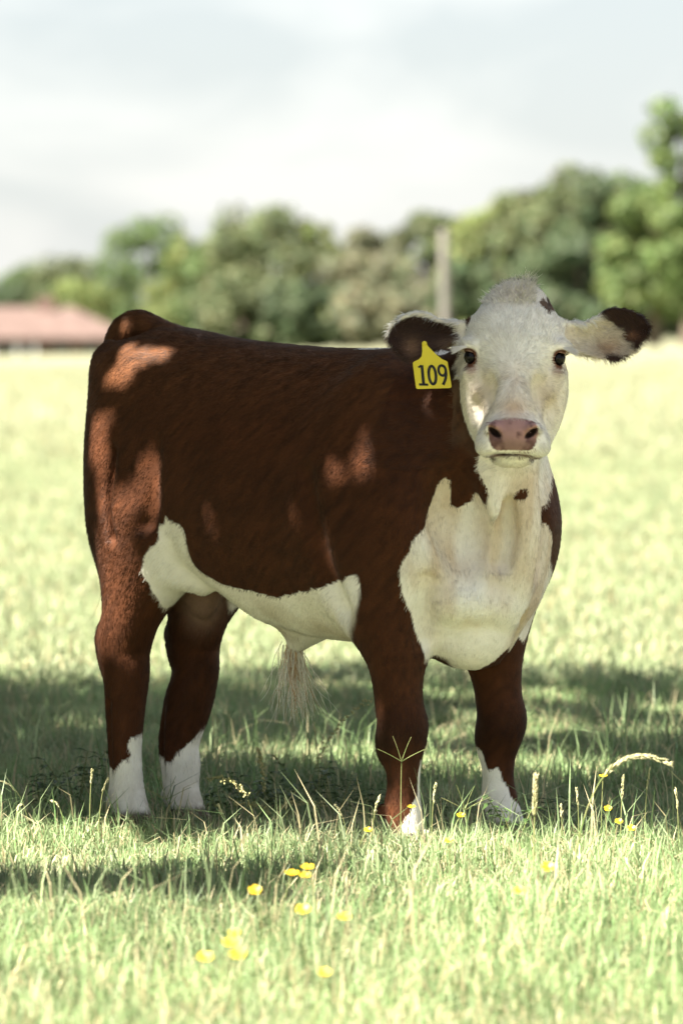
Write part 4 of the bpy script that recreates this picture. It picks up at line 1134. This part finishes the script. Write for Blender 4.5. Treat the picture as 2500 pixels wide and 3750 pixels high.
# longer hair: poll tuft, ear fringes, eyelashes, the tassel under the belly, tail switch
def pick(mask_fn, n):
    m = mask_fn(BV)
    i = rng.choice(np.where(m)[0], n)
    return BV[i], BN[i], BCOL[i]
Hu, Hf, Hv = HL[:, 0], HL[:, 1], HL[:, 2]
def m_poll(P):
    u, f, v = head_uvf(P)
    return (v > 0.120) & (u > -0.085) & (u < 0.045) & (f > -0.16)
P, N, c = pick(m_poll, 1300)
u, f, v = head_uvf(P)
D = N * 0.45 + Hv * 0.40 + Hu * (u / 0.10 + 0.35 * rng.normal(size=len(u)))[:, None] * 0.5 + Hf * 0.25 + rng.normal(0, 0.16, P.shape)
D /= np.linalg.norm(D, axis=1, keepdims=True)
ln = (0.008 + 0.011 * rng.random(len(P))) * (1 + 1.2 * np.exp(-((u - 0.022) / 0.018) ** 2))
tag(hair('poll_tuft', P, D, ln, np.minimum(c * 0.6 + 0.32, 0.86) * (0.9 + 0.2 * rng.random((len(P), 1))), 0.0006, bend=Hv * -0.25 + Hf * 0.3 + rng.normal(0, 0.2, P.shape)), kind='stuff')
def m_rim(P):
    u, f, v = head_uvf(P)
    return (np.abs(u) > 0.125) & (np.abs(u) < 0.33) & (f < 0.0) & (f > -0.10) & (v > -0.06) & (v < 0.14)
P, N, c = pick(m_rim, 9000)
u, f, v = head_uvf(P)
edge = 1 - np.abs(N @ Hf)
keep = rng.random(len(P)) < edge ** 1.5 + 0.12
P, N, c, u = P[keep], N[keep], c[keep], u[keep]
D = N * 0.55 + Hu * (np.sign(u) * 0.6)[:, None] + Hv * -0.1 + rng.normal(0, 0.15, P.shape)
D /= np.linalg.norm(D, axis=1, keepdims=True)
tag(hair('ear_fringe', P, D, 0.007 + 0.010 * rng.random(len(P)), np.minimum(c * 1.2 + 0.005, 0.8), 0.0005, bend=Hv * -0.3 + rng.normal(0, 0.15, P.shape)), kind='stuff')
rt, dr = [], []
for s in (-1, 1):
    for i in range(160):
        a = rng.random()
        rt.append(hd(s * (0.108 + 0.008 * a), 0.040 - 0.030 * a, 0.020 + 0.004 * rng.random()))
        dr.append(HL @ np.array((s * 0.9, 0.45 - 0.5 * a, -0.30 + 0.45 * rng.random())))
rt, dr = np.array(rt), np.array(dr)
dr /= np.linalg.norm(dr, axis=1, keepdims=True)
tag(hair('eyelashes', rt, dr, 0.020 + 0.012 * rng.random(len(rt)), np.tile((0.74, 0.70, 0.64), (len(rt), 1)), 0.0007, bend=np.tile((0, 0, -0.25), (len(rt), 1))), kind='stuff')
nt_ = 210
rt = np.array((-0.035, 0.0, 0.432)) + rng.normal(0, 1, (nt_, 3)) * np.array((0.012, 0.010, 0.006))
dr = np.array((0.10, 0, -1.0)) + rng.normal(0, 1, (nt_, 3)) * np.array((0.24, 0.24, 0.05))
dr /= np.linalg.norm(dr, axis=1, keepdims=True)
tc_ = np.where(rng.random((nt_, 1)) < 0.25, np.array((0.50, 0.32, 0.17)), np.array((0.84, 0.80, 0.70)))
tag(hair('belly_tassel', rt, dr, 0.06 + 0.11 * rng.random(nt_), tc_, 0.0008, bend=np.stack([0.05 + rng.normal(0, .08, nt_), rng.normal(0, .08, nt_), -0.15 + 0 * rng.random(nt_)], 1), npt=8, wav=0.05), kind='stuff')
nt_ = 500
rt = np.array((-0.672, 0.03, 0.62)) + rng.normal(0, 1, (nt_, 3)) * np.array((0.009, 0.009, 0.03))
dr = np.array((0.02, 0, -1.0)) + rng.normal(0, 0.10, (nt_, 3))
dr /= np.linalg.norm(dr, axis=1, keepdims=True)
tag(hair('tail_switch', rt, dr, 0.12 + 0.12 * rng.random(nt_), np.tile((0.30, 0.20, 0.12), (nt_, 1)) * (0.6 + 0.8 * rng.random((nt_, 1))), 0.0008, npt=6, wav=0.03), kind='stuff')

# ---- eyes
eye_m = mat('eye', (0.004, 0.003, 0.0025), 0.06, 0.22)
lid_m = noise_mat('eyelid_skin', (0.20, 0.10, 0.07), (0.40, 0.27, 0.20), 120, 0.7)
def uv_sphere(r, nu=20, nv=12):
    bm = bmesh.new()
    bmesh.ops.create_uvsphere(bm, u_segments=nu, v_segments=nv, radius=r)
    me = bpy.data.meshes.new('ball')
    bm.to_mesh(me)
    bm.free()
    for p in me.polygons:
        p.use_smooth = True
    return me
for s in (-1, 1):
    e = link('eye', uv_sphere(0.0165), eye_m, steer, Vector(hd(s * 0.0985, 0.0170, 0.000)))
    e.scale = (1.0, 1.0, 1.08)
    lv, lf = [], []                                     # upper lid: a shell over the top of the eyeball
    nl, ml = 14, 6
    for i in range(ml + 1):
        for j in range(nl):
            th = R(88 - 60 * i / ml); ph = 2 * math.pi * j / nl
            lv.append(Vector((math.cos(th) * math.cos(ph), math.cos(th) * math.sin(ph), math.sin(th))) * (0.0185 if i < ml else 0.0172))
    for i in range(ml):
        for j in range(nl):
            lf.append((i * nl + j, i * nl + (j + 1) % nl, (i + 1) * nl + (j + 1) % nl, (i + 1) * nl + j))
    lme = bpy.data.meshes.new('eyelid')
    lme.from_pydata([tuple(q) for q in lv], [], lf)
    lid = link('eyelid', lme, lid_m, e)
    lid.rotation_euler = (R(-14), R(s * -8), 0)
# ------------------------------------------------------------------ ear tag
TAG_Y = 13.345
def tw(px, pz):
    return (px, 0, pz)
ear_tag = empty('ear_tag', (0.207, TAG_Y - 0.012, 1.09))
ear_tag.rotation_euler = (R(4), R(1.5), R(8))
tag(ear_tag, 'yellow plastic ear tag numbered 109 hanging from the calf ear', 'ear tag')
tag_m = noise_mat('tag_plastic', (0.62, 0.50, 0.018), (0.70, 0.57, 0.03), 14, 0.42, 0.4)
ink = noise_mat('tag_ink', (0.012, 0.012, 0.014), (0.03, 0.03, 0.032), 60, 0.6, 0.2)
outline = []
def arc(cx, cz, r, a0, a1, n=5):
    for i in range(n + 1):
        a = R(a0 + (a1 - a0) * i / n)
        outline.append((cx + r * math.cos(a), cz + r * math.sin(a)))
# clockwise from the neck: x, z in metres about the tag's middle, sheared to the corners traced from image pixels
arc(-0.0225, 0.0715, 0.0055, 180, 0, 6)
outline += [(-0.0145, 0.066), (-0.005, 0.057), (0.008, 0.045), (0.020, 0.0365)]
arc(0.027, 0.0275, 0.006, 70, 0)
arc(0.0385, -0.0235, 0.005, 0, -80)
arc(-0.0330, -0.0275, 0.005, -95, -180)
arc(-0.0410, 0.0245, 0.006, 180, 110)
outline += [(-0.034, 0.0345), (-0.0275, 0.042), (-0.0265, 0.055)]
def plate(pts, th, bend=0.0):
    bm = bmesh.new()
    vs = [bm.verts.new((x, bend * (x / 0.04) ** 2 + 0.004 * (z < -0.03) * 0, z)) for x, z in pts]
    fc = bm.faces.new(vs)
    r = bmesh.ops.extrude_face_region(bm, geom=[fc])
    for v in [g for g in r['geom'] if isinstance(g, bmesh.types.BMVert)]:
        v.co.y += th
    bmesh.ops.recalc_face_normals(bm, faces=bm.faces)
    me = bpy.data.meshes.new('plate')
    bm.to_mesh(me)
    bm.free()
    return me
link('plate', plate(outline, 0.0016), tag_m, ear_tag)
def stroke(pts, w, closed=False):
    """flat inked line of width w along pts (x, z), one mesh"""
    n = len(pts)
    V, F = [], []
    for i, (x, z) in enumerate(pts):
        a = pts[(i - 1) % n] if (closed or i > 0) else pts[i]
        b = pts[(i + 1) % n] if (closed or i < n - 1) else pts[i]
        d = Vector((b[0] - a[0], 0, b[1] - a[1])).normalized()
        nr = Vector((-d.z, 0, d.x)) * w / 2
        for yy in (-0.0006, 0.0002):
            V += [(x + nr.x, yy, z + nr.z), (x - nr.x, yy, z - nr.z)]
    m = n if closed else n - 1
    for i in range(m):
        a, b = 4 * i, 4 * ((i + 1) % n)
        F += [(a, a + 1, b + 1, b), (a + 2, b + 2, b + 3, a + 3), (a, b, b + 2, a + 2), (a + 1, a + 3, b + 3, b + 1)]
    return V, F
def digit(parts, sk):
    V, F = [], []
    for v, f in parts:
        o = len(V)
        V += [(x + sk * (z + 0.0185) - 0.0005, y, z + 0.0185) for x, y, z in v]
        F += [tuple(i + o for i in q) for q in f]
    me = bpy.data.meshes.new('digit')
    me.from_pydata(V, [], F)
    return me
def ring(cx, cz, rx, rz, n=26):
    return [(cx + rx * math.cos(2 * math.pi * i / n), cz + rz * math.sin(2 * math.pi * i / n)) for i in range(n)]
sk = -0.13
one = digit([stroke([(-0.023, 0.0035), (-0.023, -0.0405)], 0.0068), stroke([(-0.032, -0.0015), (-0.0285, -0.0005), (-0.0245, 0.0030)], 0.0042), stroke([(-0.0335, -0.0405), (-0.0125, -0.0405)], 0.0052)], sk)
zero = digit([stroke(ring(-0.001, -0.0185, 0.0082, 0.0205), 0.0064, True)], sk)
nine = digit([stroke(ring(0.0225, -0.0075, 0.0084, 0.0115), 0.0060, True),
              stroke([(0.0309, -0.0090), (0.0307, -0.0160), (0.0292, -0.0240), (0.0262, -0.0320), (0.0215, -0.0400)], 0.0062)], sk)
for d in (one, zero, nine):
    link('digit', d, ink, ear_tag)
stud = link('stud', uv_sphere(0.0058, 14, 8), tag_m, ear_tag, (-0.0222, -0.001, 0.0712))
stud.scale = (1, 0.45, 1)
# ------------------------------------------------------------------ grass
grass_m = mat('grass_blade', (0.1, 0.15, 0.04), 0.5, 0.3, attr='blade', trans=0.38)
def blades(name, n, y0, y1, hgt, wid, seed, half=lambda y: 0.085 * y + 0.75, ypow=1.0, straw_p=0.10, pale=0.0, amp=0.45, fade=False, lean_k=1.0):
    r = np.random.default_rng(seed)
    y = y0 + (y1 - y0) * r.random(n * 3) ** ypow
    hw = half(y)
    keep = r.random(len(y)) < hw / half(np.array(y1))
    keep &= r.random(len(y)) < sstep(y1, y1 - 0.55 * (y1 - y0), y) if fade else True
    y = y[keep]; hw = hw[keep]
    y = y[:n]; hw = hw[:n]; m = len(y)
    x = hw * (2 * r.random(m) - 1)
    g3 = np.stack([x, y, 0 * x], 1)
    tuft = fbm(g3, 2.2, 81)
    dry = fbm(g3, 1.3, 83)
    H = hgt * (0.55 + 0.75 * r.random(m) ** 1.5) * np.maximum(1 + amp * tuft, 0.3)
    W = wid * (0.7 + 0.6 * r.random(m))
    az = r.random(m) * 2 * math.pi
    lean = 0.15 + lean_k * r.random(m) ** 1.3
    dx, dy = np.cos(az) * lean, np.sin(az) * lean
    fa = az + math.pi / 2 + r.normal(0, 0.7, m)
    sx, sy = np.cos(fa) * W / 2, np.sin(fa) * W / 2
    z0 = ground_z(x, y) - 0.005
    B = np.stack([x, y, z0], 1)
    S = np.stack([sx, sy, 0 * sx], 1)
    M1 = B + np.stack([dx * H * 0.28, dy * H * 0.28, H * 0.55], 1)
    T = B + np.stack([dx * H * 0.95, dy * H * 0.95, H * np.maximum(1.0 - 0.35 * lean, 0.12)], 1)
    V = np.stack([B - S, B + S, M1 - S * 0.8, M1 + S * 0.8, T], 1).reshape(-1, 3)
    o = (np.arange(m) * 5)[:, None]
    F = np.concatenate([o + np.array((0, 1, 3)), o + np.array((0, 3, 2)), o + np.array((2, 3, 4))])
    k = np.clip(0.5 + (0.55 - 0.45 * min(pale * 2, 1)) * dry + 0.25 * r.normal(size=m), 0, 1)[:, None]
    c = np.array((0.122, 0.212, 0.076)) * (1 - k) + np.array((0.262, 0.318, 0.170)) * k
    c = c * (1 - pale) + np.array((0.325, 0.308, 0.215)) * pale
    straw = (r.random(m) < straw_p)[:, None]
    c = c * np.clip(1 + 0.7 * (1 - pale) * fbm(g3, 3.5, 87), 0.4, 1.6)[:, None]
    c = np.where(straw, np.array((0.42, 0.37, 0.22)), c) * (0.75 + 0.5 * r.random((m, 1)))
    me = mesh_np(name, V, F)
    point_color(me, 'blade', np.repeat(c, 5, 0))
    o_ = link(name, me, grass_m)
    return o_
tag(blades('meadow_grass', 250000, 8.0, 21.0, 0.070, 0.0034, 1, amp=0.8), 'fine green grass with dry blades round the calf', 'grass', kind='stuff')
tag(blades('thatch', 22000, 8.0, 20.0, 0.085, 0.0036, 7, straw_p=0.75, amp=0.5, lean_k=2.4), 'dry flattened thatch lying in the turf', 'thatch', kind='stuff')
tag(blades('long_grass', 15000, 8.0, 19.0, 0.15, 0.0038, 5, straw_p=0.22, amp=1.1), 'longer loose grass blades standing above the turf', 'grass', kind='stuff')
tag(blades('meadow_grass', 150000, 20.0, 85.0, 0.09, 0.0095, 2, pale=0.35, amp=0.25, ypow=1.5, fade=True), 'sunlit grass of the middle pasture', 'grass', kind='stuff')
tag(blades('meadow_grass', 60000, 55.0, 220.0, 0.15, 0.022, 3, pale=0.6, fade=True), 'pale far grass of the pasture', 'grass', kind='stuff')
# ------------------------------------------------------------------ weeds, seed stalks and flowers
def depth_of(py, z=0.0):
    return 13510 * (CAM_H - z) / (py - 770)
stem_m = noise_mat('weed_stem', (0.10, 0.15, 0.04), (0.24, 0.23, 0.10), 30, 0.7)
seed_m = noise_mat('seed_husk', (0.26, 0.27, 0.10), (0.45, 0.40, 0.20), 40, 0.7)
plume_m = noise_mat('seed_plume', (0.36, 0.35, 0.18), (0.50, 0.46, 0.28), 40, 0.8)
petal_m = mat('buttercup_petal', (0.60, 0.43, 0.02), 0.4, 0.4, trans=0.25)
heart_m = mat('buttercup_heart', (0.55, 0.36, 0.01), 0.6, 0.2)
wleaf_m = mat('weed_leaf', (0.045, 0.085, 0.022), 0.5, 0.35, trans=0.25)

def bez(a, b, c, n=10):
    a, b, c = [np.array(q, float) for q in (a, b, c)]
    t = np.linspace(0, 1, n)[:, None]
    return (1 - t) ** 2 * a + 2 * t * (1 - t) * b + t * t * c
def octa(C, L, W, D):
    """small pointed seeds at C along directions D"""
    C = np.asarray(C, float); D = np.asarray(D, float); n = len(C)
    D = D / (np.linalg.norm(D, axis=1, keepdims=True) + 1e-9)
    a = np.cross(D, (0.3, 0.8, 0.5)); a /= np.linalg.norm(a, axis=1, keepdims=True) + 1e-9
    b_ = np.cross(D, a)
    V = np.stack([C - D * L / 2, C + a * W / 2, C + b_ * W / 2, C - a * W / 2, C - b_ * W / 2, C + D * L / 2], 1).reshape(-1, 3)
    o = (np.arange(n) * 6)[:, None]
    T = np.array(((0, 2, 1), (0, 3, 2), (0, 4, 3), (0, 1, 4), (5, 1, 2), (5, 2, 3), (5, 3, 4), (5, 4, 1)))
    return V, (o[:, None, :] + T[None]).reshape(-1, 3)

def stalk(name, label, px, py, tipx, tipy, d, sag=0.0, kind='dock', group=None, r0=0.0014, cat='seed stalk', side=0.0):
    """stem rooted at picture column px, distance d, its tip seen at (tipx, tipy)"""
    x0 = wx(px, d); g0 = float(ground_z(x0, d))
    root = empty(name, (x0, d, g0))
    tag(root, label, cat, group)
    tip = np.array((wx(tipx, d) - x0, side, wz(tipy, d) - g0))
    mid = tip * 0.5 + np.array((-tip[0] * 0.35, 0, abs(tip[2]) * 0.25 + sag))
    P = bez((0, 0, -0.01), mid, tip, 14)
    v, f = tube(P, np.linspace(r0, r0 * 0.5, 14), 5)
    link('stem', mesh_np('stem', v, f, True), stem_m, root)
    r = np.random.default_rng(int(px * 7 + py))
    T = np.gradient(P, axis=0); T /= np.linalg.norm(T, axis=1, keepdims=True)
    def along(t):
        i = t * 13
        return np.stack([np.interp(i, np.arange(14), P[:, k]) for k in range(3)], 1), np.stack([np.interp(i, np.arange(14), T[:, k]) for k in range(3)], 1)
    if kind == 'dock':
        t = np.repeat(np.linspace(0.38, 1, 22), 3)
        C, D = along(t)
        C = C + r.normal(0, 0.0035, C.shape)
        v, f = octa(C, 0.0075, 0.0065, D + r.normal(0, 0.8, D.shape))
        link('seed_head', mesh_np('seed_head', v, f), seed_m, root)
    elif kind == 'plume':
        t = np.linspace(0.52, 1, 150)
        C, D = along(t)
        out = r.normal(size=C.shape); out -= D * (out * D).sum(1, keepdims=True); out /= np.linalg.norm(out, axis=1, keepdims=True)
        v, f = octa(C + out * 0.0040, 0.013, 0.0028, D + out * 0.5)
        link('seed_head', mesh_np('seed_head', v, f), plume_m, root)
    elif kind == 'spike':
        t = np.repeat(np.linspace(0.66, 1, 12), 2)
        C, D = along(t)
        v, f = octa(C + r.normal(0, 0.0012, C.shape), 0.010, 0.0032, D + r.normal(0, 0.25, D.shape))
        link('seed_head', mesh_np('seed_head', v, f), plume_m, root)
    elif kind == 'fingers':
        for k, (ax, az) in enumerate(((-0.055, 0.030), (-0.020, 0.058), (0.022, 0.055), (0.058, 0.028))):
            q = bez(P[-1], P[-1] + np.array((ax * 0.5, 0.01 * (k - 1.5), az * 0.6)), P[-1] + np.array((ax, 0.015 * (k - 1.5), az)), 7)
            v, f = tube(q, np.linspace(0.0009, 0.0005, 7), 4)
            link('finger', mesh_np('finger', v, f), stem_m, root)
    return root

stalk('dock_stalk', 'upright dock stalk beaded with seeds under the belly tassel', 612, 1865, 592, 1722, 14.45, kind='dock')
stalk('dock_stalk', 'slim pale dock stalk beside the beaded dock stalks under the belly', 735, 1870, 720, 1662, 14.5, kind='spike')
stalk('dock_stalk', 'long thin dock stalk arching from under the belly toward the foreleg', 700, 1890, 852, 1608, 14.9, kind='dock', r0=0.001)
stalk('dock_stalk', 'seeded dock stalk lying along the grass beside the white hind foot', 590, 1900, 478, 1790, 14.3, sag=0.05, kind='dock')
stalk('dock_stalk', 'seeded dock stalk bent low over the grass between hind and front feet', 600, 1900, 745, 1850, 14.2, sag=0.05, kind='dock')
stalk('dock_stalk', 'short seeded dock stalk drooping left of the beaded upright one', 640, 1905, 540, 1850, 14.1, sag=0.04, kind='dock')
stalk('grass_plume', 'tall arching grass plume bowing over at the far side of the front feet', 1310, 2000, 1545, 1757, 12.4, sag=0.16, kind='plume', r0=0.002)
stalk('grass_plume', 'straight upright grass plume standing right before the white front foot', 1226, 2010, 1231, 1780, 12.6, kind='plume', r0=0.002)
stalk('finger_grass', 'finger grass head spread in front of the brown foreleg', 920, 1895, 922, 1750, 13.25, kind='fingers')
stalk('finger_grass', 'finger grass head before the white hind foot', 398, 1915, 382, 1838, 13.9, kind='fingers')
stalk('finger_grass', 'finger grass head opened low between the front feet', 1075, 1930, 1068, 1862, 13.3, kind='fingers')
for (px, tx, ty, d) in ((1330, 1325, 1812, 13.3), (1425, 1432, 1785, 13.2), (1480, 1492, 1768, 13.4), (1292, 1288, 1850, 13.2), (1560, 1552, 1812, 13.1), (1390, 1402, 1835, 13.5)):
    stalk('seed_stalk', 'thin grass stalk with a pale spike beside the arching plume', px, 1900, tx, ty, d, kind='spike', group='thin spiked stalks beside the arching plume')
for (px, tx, ty, d) in ((70, 2, 1795, 14.0), (205, 212, 1770, 13.9), (150, 118, 1840, 13.9), (225, 248, 1790, 13.8), (30, 48, 1850, 13.7)):
    stalk('seed_stalk', 'thin pale grass stalk beside the hind feet', px, 1910, tx, ty, d, sag=0.02, kind='spike', group='thin stalks beside the hind feet')
for (px, tx, ty, d) in ((850, 872, 1830, 13.2), (990, 1000, 1800, 13.2), (800, 770, 1850, 13.5), (660, 655, 1830, 13.6), (520, 500, 1850, 13.6)):
    stalk('seed_stalk', 'thin grass stalk near the brown forefoot', px, 1930, tx, ty, d, kind='spike', group='thin stalks near the brown forefoot')

def leafy_weed(name, label, px, d, h, nst, seed, group=None):
    r = np.random.default_rng(seed)
    x0 = wx(px, d)
    root = empty(name, (x0, d, float(ground_z(x0, d))))
    tag(root, label, 'weed', group)
    for s in range(nst):
        a = r.uniform(0, 6.28); ln = h * r.uniform(0.7, 1.1)
        tip = np.array((math.cos(a) * ln * 0.55, math.sin(a) * ln * 0.4, ln))
        P = bez((0, 0, -0.01), tip * 0.5 + np.array((0, 0, ln * 0.15)), tip, 8)
        v, f = tube(P, np.linspace(0.0022, 0.0010, 8), 5)
        st = link('stem', mesh_np('stem', v, f, True), stem_m, root)
        for i in range(3, 8):
            for sd in (-1, 1):
                b0 = P[i]; az = a + sd * 1.3 + r.normal(0, 0.4)
                L = 0.035 * r.uniform(0.7, 1.3)
                dv = np.array((math.cos(az), math.sin(az), r.uniform(-0.25, 0.35))); dv /= np.linalg.norm(dv)
                sw = np.cross(dv, (0, 0, 1)); sw /= np.linalg.norm(sw) + 1e-9
                V = [b0, b0 + dv * L * 0.45 + sw * L * 0.20 + (0, 0, 0.003), b0 + dv * L + (0, 0, -0.006), b0 + dv * L * 0.45 - sw * L * 0.20 + (0, 0, 0.003), b0 + dv * L * 0.5]
                me = bpy.data.meshes.new('leaf')
                me.from_pydata([tuple(q) for q in V], [], [(0, 4, 1), (1, 4, 2), (0, 3, 4), (4, 3, 2)])
                link('leaf', me, wleaf_m, st)
    return root
leafy_weed('leafy_weed', 'dark leafy weed standing behind the hind foot', 175, 14.7, 0.17, 5, 5)
leafy_weed('leafy_weed', 'low leafy weed tangled under the belly among dock stalks', 650, 14.5, 0.10, 6, 6)
leafy_weed('leafy_weed', 'small leafy weed between the hind feet and the dock stalks', 520, 14.4, 0.09, 4, 8)
leafy_weed('leafy_weed', 'tiny leafy weed against the white left forefoot', 1185, 13.45, 0.12, 3, 9)

for (px, d, h_, ns, sd) in ((95, 14.6, 0.13, 4, 21), (240, 14.9, 0.12, 4, 22), (565, 14.7, 0.11, 5, 23), (770, 14.5, 0.12, 4, 24), (850, 14.3, 0.10, 4, 25), (700, 14.9, 0.13, 4, 26), (1040, 14.2, 0.08, 4, 27), (1270, 14.0, 0.09, 4, 28)):
    leafy_weed('leafy_weed', 'low dark weed in the shaded grass around the calf feet', px, d, h_, ns, sd, 'low dark weeds in the shade')

# buttercups: one flower built once, then copied
def petal_mesh():
    V = [(0.001, 0, 0)]
    for (x, w_, z) in ((0.005, 0.0035, 0.002), (0.010, 0.0058, 0.005), (0.0135, 0.0040, 0.0065)):
        V += [(x, -w_, z), (x, 0, z - 0.0008), (x, w_, z)]
    F = [(0, 1, 2), (0, 2, 3), (1, 4, 5, 2), (2, 5, 6, 3), (4, 7, 8, 5), (5, 8, 9, 6)]
    me = bpy.data.meshes.new('petal')
    me.from_pydata(V, [], F)
    me.materials.append(petal_m)
    for p in me.polygons:
        p.use_smooth = True
    return me
PETAL = petal_mesh()
HEART = uv_sphere(0.0032, 8, 6)
HEART.materials.append(heart_m)
def buttercup(px, py, d, label, group=None, sc=1.0):
    z = wz(py, d)
    x = wx(px, d)
    g0 = float(ground_z(x, d))
    h = max(z - g0, 0.03)
    root = empty('buttercup', (x, d, g0))
    tag(root, label, 'flower', group)
    off = random.uniform(-0.03, 0.03)
    P = bez((off, 0.01, -0.01), (off, 0.0, h * 0.6), (0, 0, h), 8)
    v, f = tube(P, np.linspace(0.0013, 0.0009, 8), 5)
    link('stem', mesh_np('stem', v, f, True), stem_m, root)
    tilt = Matrix.Rotation(R(random.uniform(10, 50)), 4, 'X') @ Matrix.Rotation(random.uniform(0, 1.2), 4, 'Z')
    for k in range(5):
        p = link('petal', PETAL, None, root)
        p.matrix_local = Matrix.Translation((0, 0, h)) @ tilt @ Matrix.Rotation(2 * math.pi * k / 5, 4, 'Z') @ Matrix.Scale(sc * 0.85, 4)
    c = link('heart', HEART, None, root)
    c.matrix_local = Matrix.Translation((0, 0, h)) @ tilt @ Matrix.Translation((0, 0, 0.002)) @ Matrix.Scale(sc * 0.85, 4)
for (px, py, lb) in ((945, 1857, 'yellow buttercup blooming right against the brown forefoot'), (1058, 1876, 'yellow buttercup in the grass between the two front feet'),
                     (845, 1910, 'yellow buttercup in the grass just outside the brown forefoot'), (1385, 1786, 'yellow buttercup on a tall stem under the arching plume')):
    buttercup(px, py, 13.35 if py < 1900 else 13.1, lb, sc=0.85)
for (px, py) in ((1396, 1860), (1421, 1890), (1030, 1935), (1450, 1905)):
    buttercup(px, py, depth_of(py, 0.10), 'small yellow buttercup low in the grass near the spiked stalks', 'buttercups near the spiked stalks', 0.8)
for (px, py, sc) in ((670, 2012, 1.25), (706, 1998, 1.2), (700, 2016, 1.0)):
    buttercup(px, py, depth_of(py, 0.13), 'buttercup in the tight bunch of three in the sunny grass', 'three buttercups bunched together', sc)
for (px, py, sc) in ((537, 2150, 1.0), (528, 2172, 1.2), (546, 2200, 1.2)):
    buttercup(px, py, depth_of(py, 0.13), 'buttercup in the loose upright row of three in the foreground grass', 'three buttercups in a loose row', sc)
for (px, py, sc, lb) in ((585, 2050, 1.1, 'single buttercup on the hind foot side of the tight bunch of three'), (695, 2096, 1.25, 'single large buttercup just in front of the tight bunch of three'),
                         (790, 2113, 1.1, 'single buttercup on the forefoot side of the tight bunch of three'), (470, 2206, 1.2, 'single buttercup beside the loose upright row of three'),
                         (745, 2240, 0.9, 'small low buttercup alone well in front of the tight bunch'), (1258, 1996, 1.1, 'single buttercup in the sunny grass before the upright plume'),
                         (1192, 2052, 1.0, 'faint single buttercup in the sunny grass before the white forefoot')):
    buttercup(px, py, depth_of(py, 0.13), lb, None, sc)
